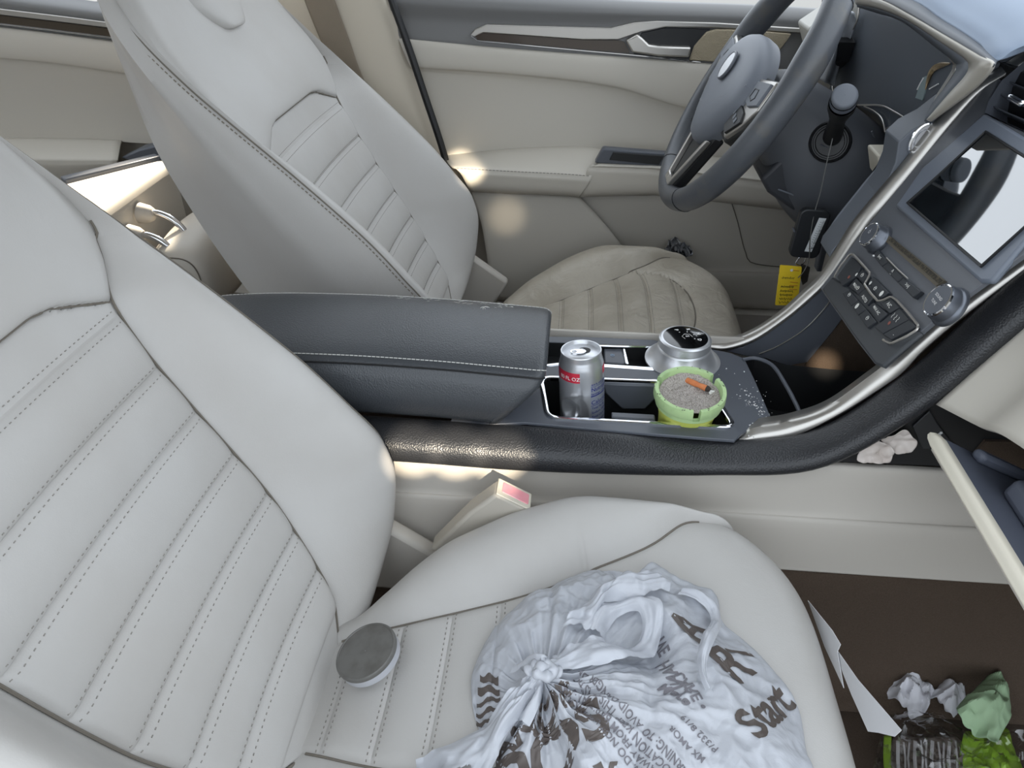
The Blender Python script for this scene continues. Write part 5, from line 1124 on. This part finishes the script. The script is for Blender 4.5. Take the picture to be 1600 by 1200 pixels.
g=G(); g.prism([Lp(s,y,-.004) for s,y in((.032,y0-.006),(1.,y0-.004),(1.,y1),(.032,y1))],Lp(0,0,.010)-Lp(0,0,0)); li=obj('lid_lining',g,GLV,gl,bevel=.003)
g=G(); g.prism([Lp(s,y,.006) for s,y in((.16,-.185),(.42,-.150),(.98,-.150),(.98,-.42),(.16,-.42))],Lp(0,0,.022)-Lp(0,0,0)); obj('molded_tray',g,GLV,li,bevel=.006,seg=3)
g=G(); g.prism([Lp(s,y,.006) for s,y in((.12,-.135),(.42,-.132),(.44,-.142),(.14,-.147))],Lp(0,0,.012)-Lp(0,0,0)); obj('molded_rib',g,GLV,li,bevel=.004)
g=G(); g.prism([(.46,-.10,.47),(.75,-.10,.47),(.75,-.10,.25),(.62,-.10,.28)],(0,-.03,0)); obj('hinge_cheek',g,PLAD,gl)
g=G(); g.box((.72,-.36,.42),(.04,.52,.34)); obj('box_back',g,PLAD,gl)
# dark pocket wall on the console under the bolster, with the usb mark
g=G(); P=[(.20,-.062,.352),(.75,-.062,.36),(.75,-.062,.60),(.47,-.062,.60),(.36,-.062,.46),(.29,-.062,.385)]; g.prism(P,(0,.006,0)); pk=obj('pocket_wall',g,PLAD,con)
P=[U(a,b,y=-.064) for a,b in[(1425,665),(1452,640),(1464,660),(1488,692),(1476,703),(1440,700)]]; g=G(); g.prism(P,(0,-.002,0)); us=obj('usb_panel',g,mat('usb_panel_black',(44,45,47),.5),pk,bevel=.001)
g=G(); o=U(1468,679,y=-.067); e1=np.array([.62,0,.62]); e2=np.array([-.45,0,.5])
def Sx(a,b): return o+(e1*a+e2*b)*.001
g.tube([Sx(-5,0),Sx(4,0)],.0006,5); g.tube([Sx(-2,0),Sx(0,2.4),Sx(2.4,2.4)],.0005,5); g.tube([Sx(-3,0),Sx(-1,-2.4),Sx(1,-2.4)],.0005,5); g.lathe([(.0012,-.0003),(.0012,.0006),(.0001,.0007)],Sx(-5.5,0),ax=(0,-1,0),n=12); g.box(Sx(2.6,2.4),(.0022,.001,.0022)); 
o2=U(1458,687,y=-.067); o=o2; g.tube([Sx(-3,-2),Sx(-3,2),Sx(2,2.5),Sx(2,0),Sx(-1,-1)],.0006,5); obj('usb_mark',g,mat('usb_white',(205,206,208),.5),us)
# cream lower dash panel ahead of the near seat
A=patch([[U(1462,632,y=-.090),U(1530,572,y=-.090),U(1610,500,y=-.088),U(1700,420,y=-.085)],[U(1520,662,y=-.13),U(1590,600,y=-.13),U(1670,520,y=-.13),U(1760,450,y=-.13)],[U(1606,706,y=-.20),U(1680,640,y=-.20),U(1760,560,y=-.20),U(1850,480,y=-.2)],[(.49,-.40,.475),(.49,-.40,.54),(.49,-.40,.61),(.49,-.40,.69)],[(.49,-.62,.475),(.49,-.62,.54),(.49,-.62,.61),(.49,-.62,.69)]],30,20)
obj('lower_dash_panel',G().grid(A),CRMD,dash,solid=.006)
g=G(); g.box((.66,-.33,.62),(.30,.52,.16)); obj('dash_core',g,PLAD,dash)
g=G(); g.prism([U(1500,735,y=-.066),U(1540,690,y=-.066),U(1620,690,y=-.066),U(1640,800,y=-.066),U(1560,800,y=-.066)],(0,.004,0)); obj('pocket_carpet',g,CARP,con)
# carpet seen through the opening under the control panel
g=G(); g.prism([(.33,.176,.36),(.42,.176,.53),(.75,.176,.53),(.75,.176,.20),(.33,.176,.20)],(0,.004,0)); obj('pass_through_lining',g,CARP,con)
# ================================================================== BODY SHELL
SHL=mat('body_shell_trim',(176,170,160),.6); HEAD=mat('headliner_grey',(190,186,178),.9)
def wall(name,c,s,m): struct(obj(name,G().box(c,s),m))
wall('wall_far_side',(-.2,.845,.33),(3.2,.03,.72),SHL)
wall('wall_front',(1.15,.05,.35),(.04,1.6,.80),PLAD)
wall('wall_rear',(-1.75,.05,.40),(.04,1.6,.85),SHL)
wall('ceiling',(-.72,.05,1.16),(2.0,1.16,.03),HEAD)
for nm,x,y0_,y1_ in(('trim_2',-.50,-.74,-.53),('trim_3',-.46,.84,.63)):
    g=G(); g.prism([(x-.06,y0_,.02 if y0_<0 else .72),(x+.06,y0_,.02 if y0_<0 else .72),(x+.035,y1_,1.15),(x-.045,y1_,1.15)],(0,-.04 if y0_<0 else .03,0)); struct(obj(nm,g,SHL))
wall('wall_near_rear',(-1.15,-.76,.36),(1.2,.04,.74),SHL)
wall('trim_4',(.05,.80,.03),(2.4,.10,.14),CRM)
g=G(); g.box((0,0,-.33),(30,30,.02)); struct(obj('ground',g,mat('pale_concrete',(150,146,140),.9)))
# ================================================================== light
w=bpy.data.worlds.new('sky'); S.world=w; w.use_nodes=True
bg=w.node_tree.nodes['Background']; bg.inputs[0].default_value=(.855,.925,1,1); bg.inputs[1].default_value=2.25
def spot(name,tgt,src,e,ang,blend=.15,col=(1,.86,.66),rad=.01):  # added spot lamps stand in for patches of sunlight
    l=bpy.data.lights.new(name,'SPOT'); l.energy=e; l.spot_size=math.radians(ang); l.spot_blend=blend; l.color=col; l.shadow_soft_size=rad
    o=bpy.data.objects.new(name,l); COL.objects.link(o); o.location=src; o.rotation_euler=(Vector(tgt)-Vector(src)).to_track_quat('-Z','Y').to_euler(); return o
for i,x in enumerate((-.175,-.125,-.075)): spot('added_spot_console',(x,-.072,.345),(x+.5,-1.9,1.40),560,1.75,.06)
spot('added_spot_rear',U(172,302,z=.47),(-.75,2.1,1.75),1000,6,.25)
spot('added_spot_headrest',(hc[0],hc[1]+.03,hc[2]+.05),(-2.9,-.25,1.5),4500,1.7,.2)
spot('added_spot_armrest',U(730,264,y=.712),(.5,-1.3,.95),800,1.9,.9)
_p=U(1288,570,y=.176); spot('added_spot_carpet',_p,CAM+(CAM-_p)*.9+np.array([.06,0,.05]),520,.85,.5)
spot('added_spot_pocket',U(792,338,y=.752),(.45,-1.3,.95),75,2.6,1.0)
S.view_settings.view_transform='Standard'; S.view_settings.look='None'; S.view_settings.exposure=0; S.view_settings.gamma=1
S.cycles.use_denoising=True
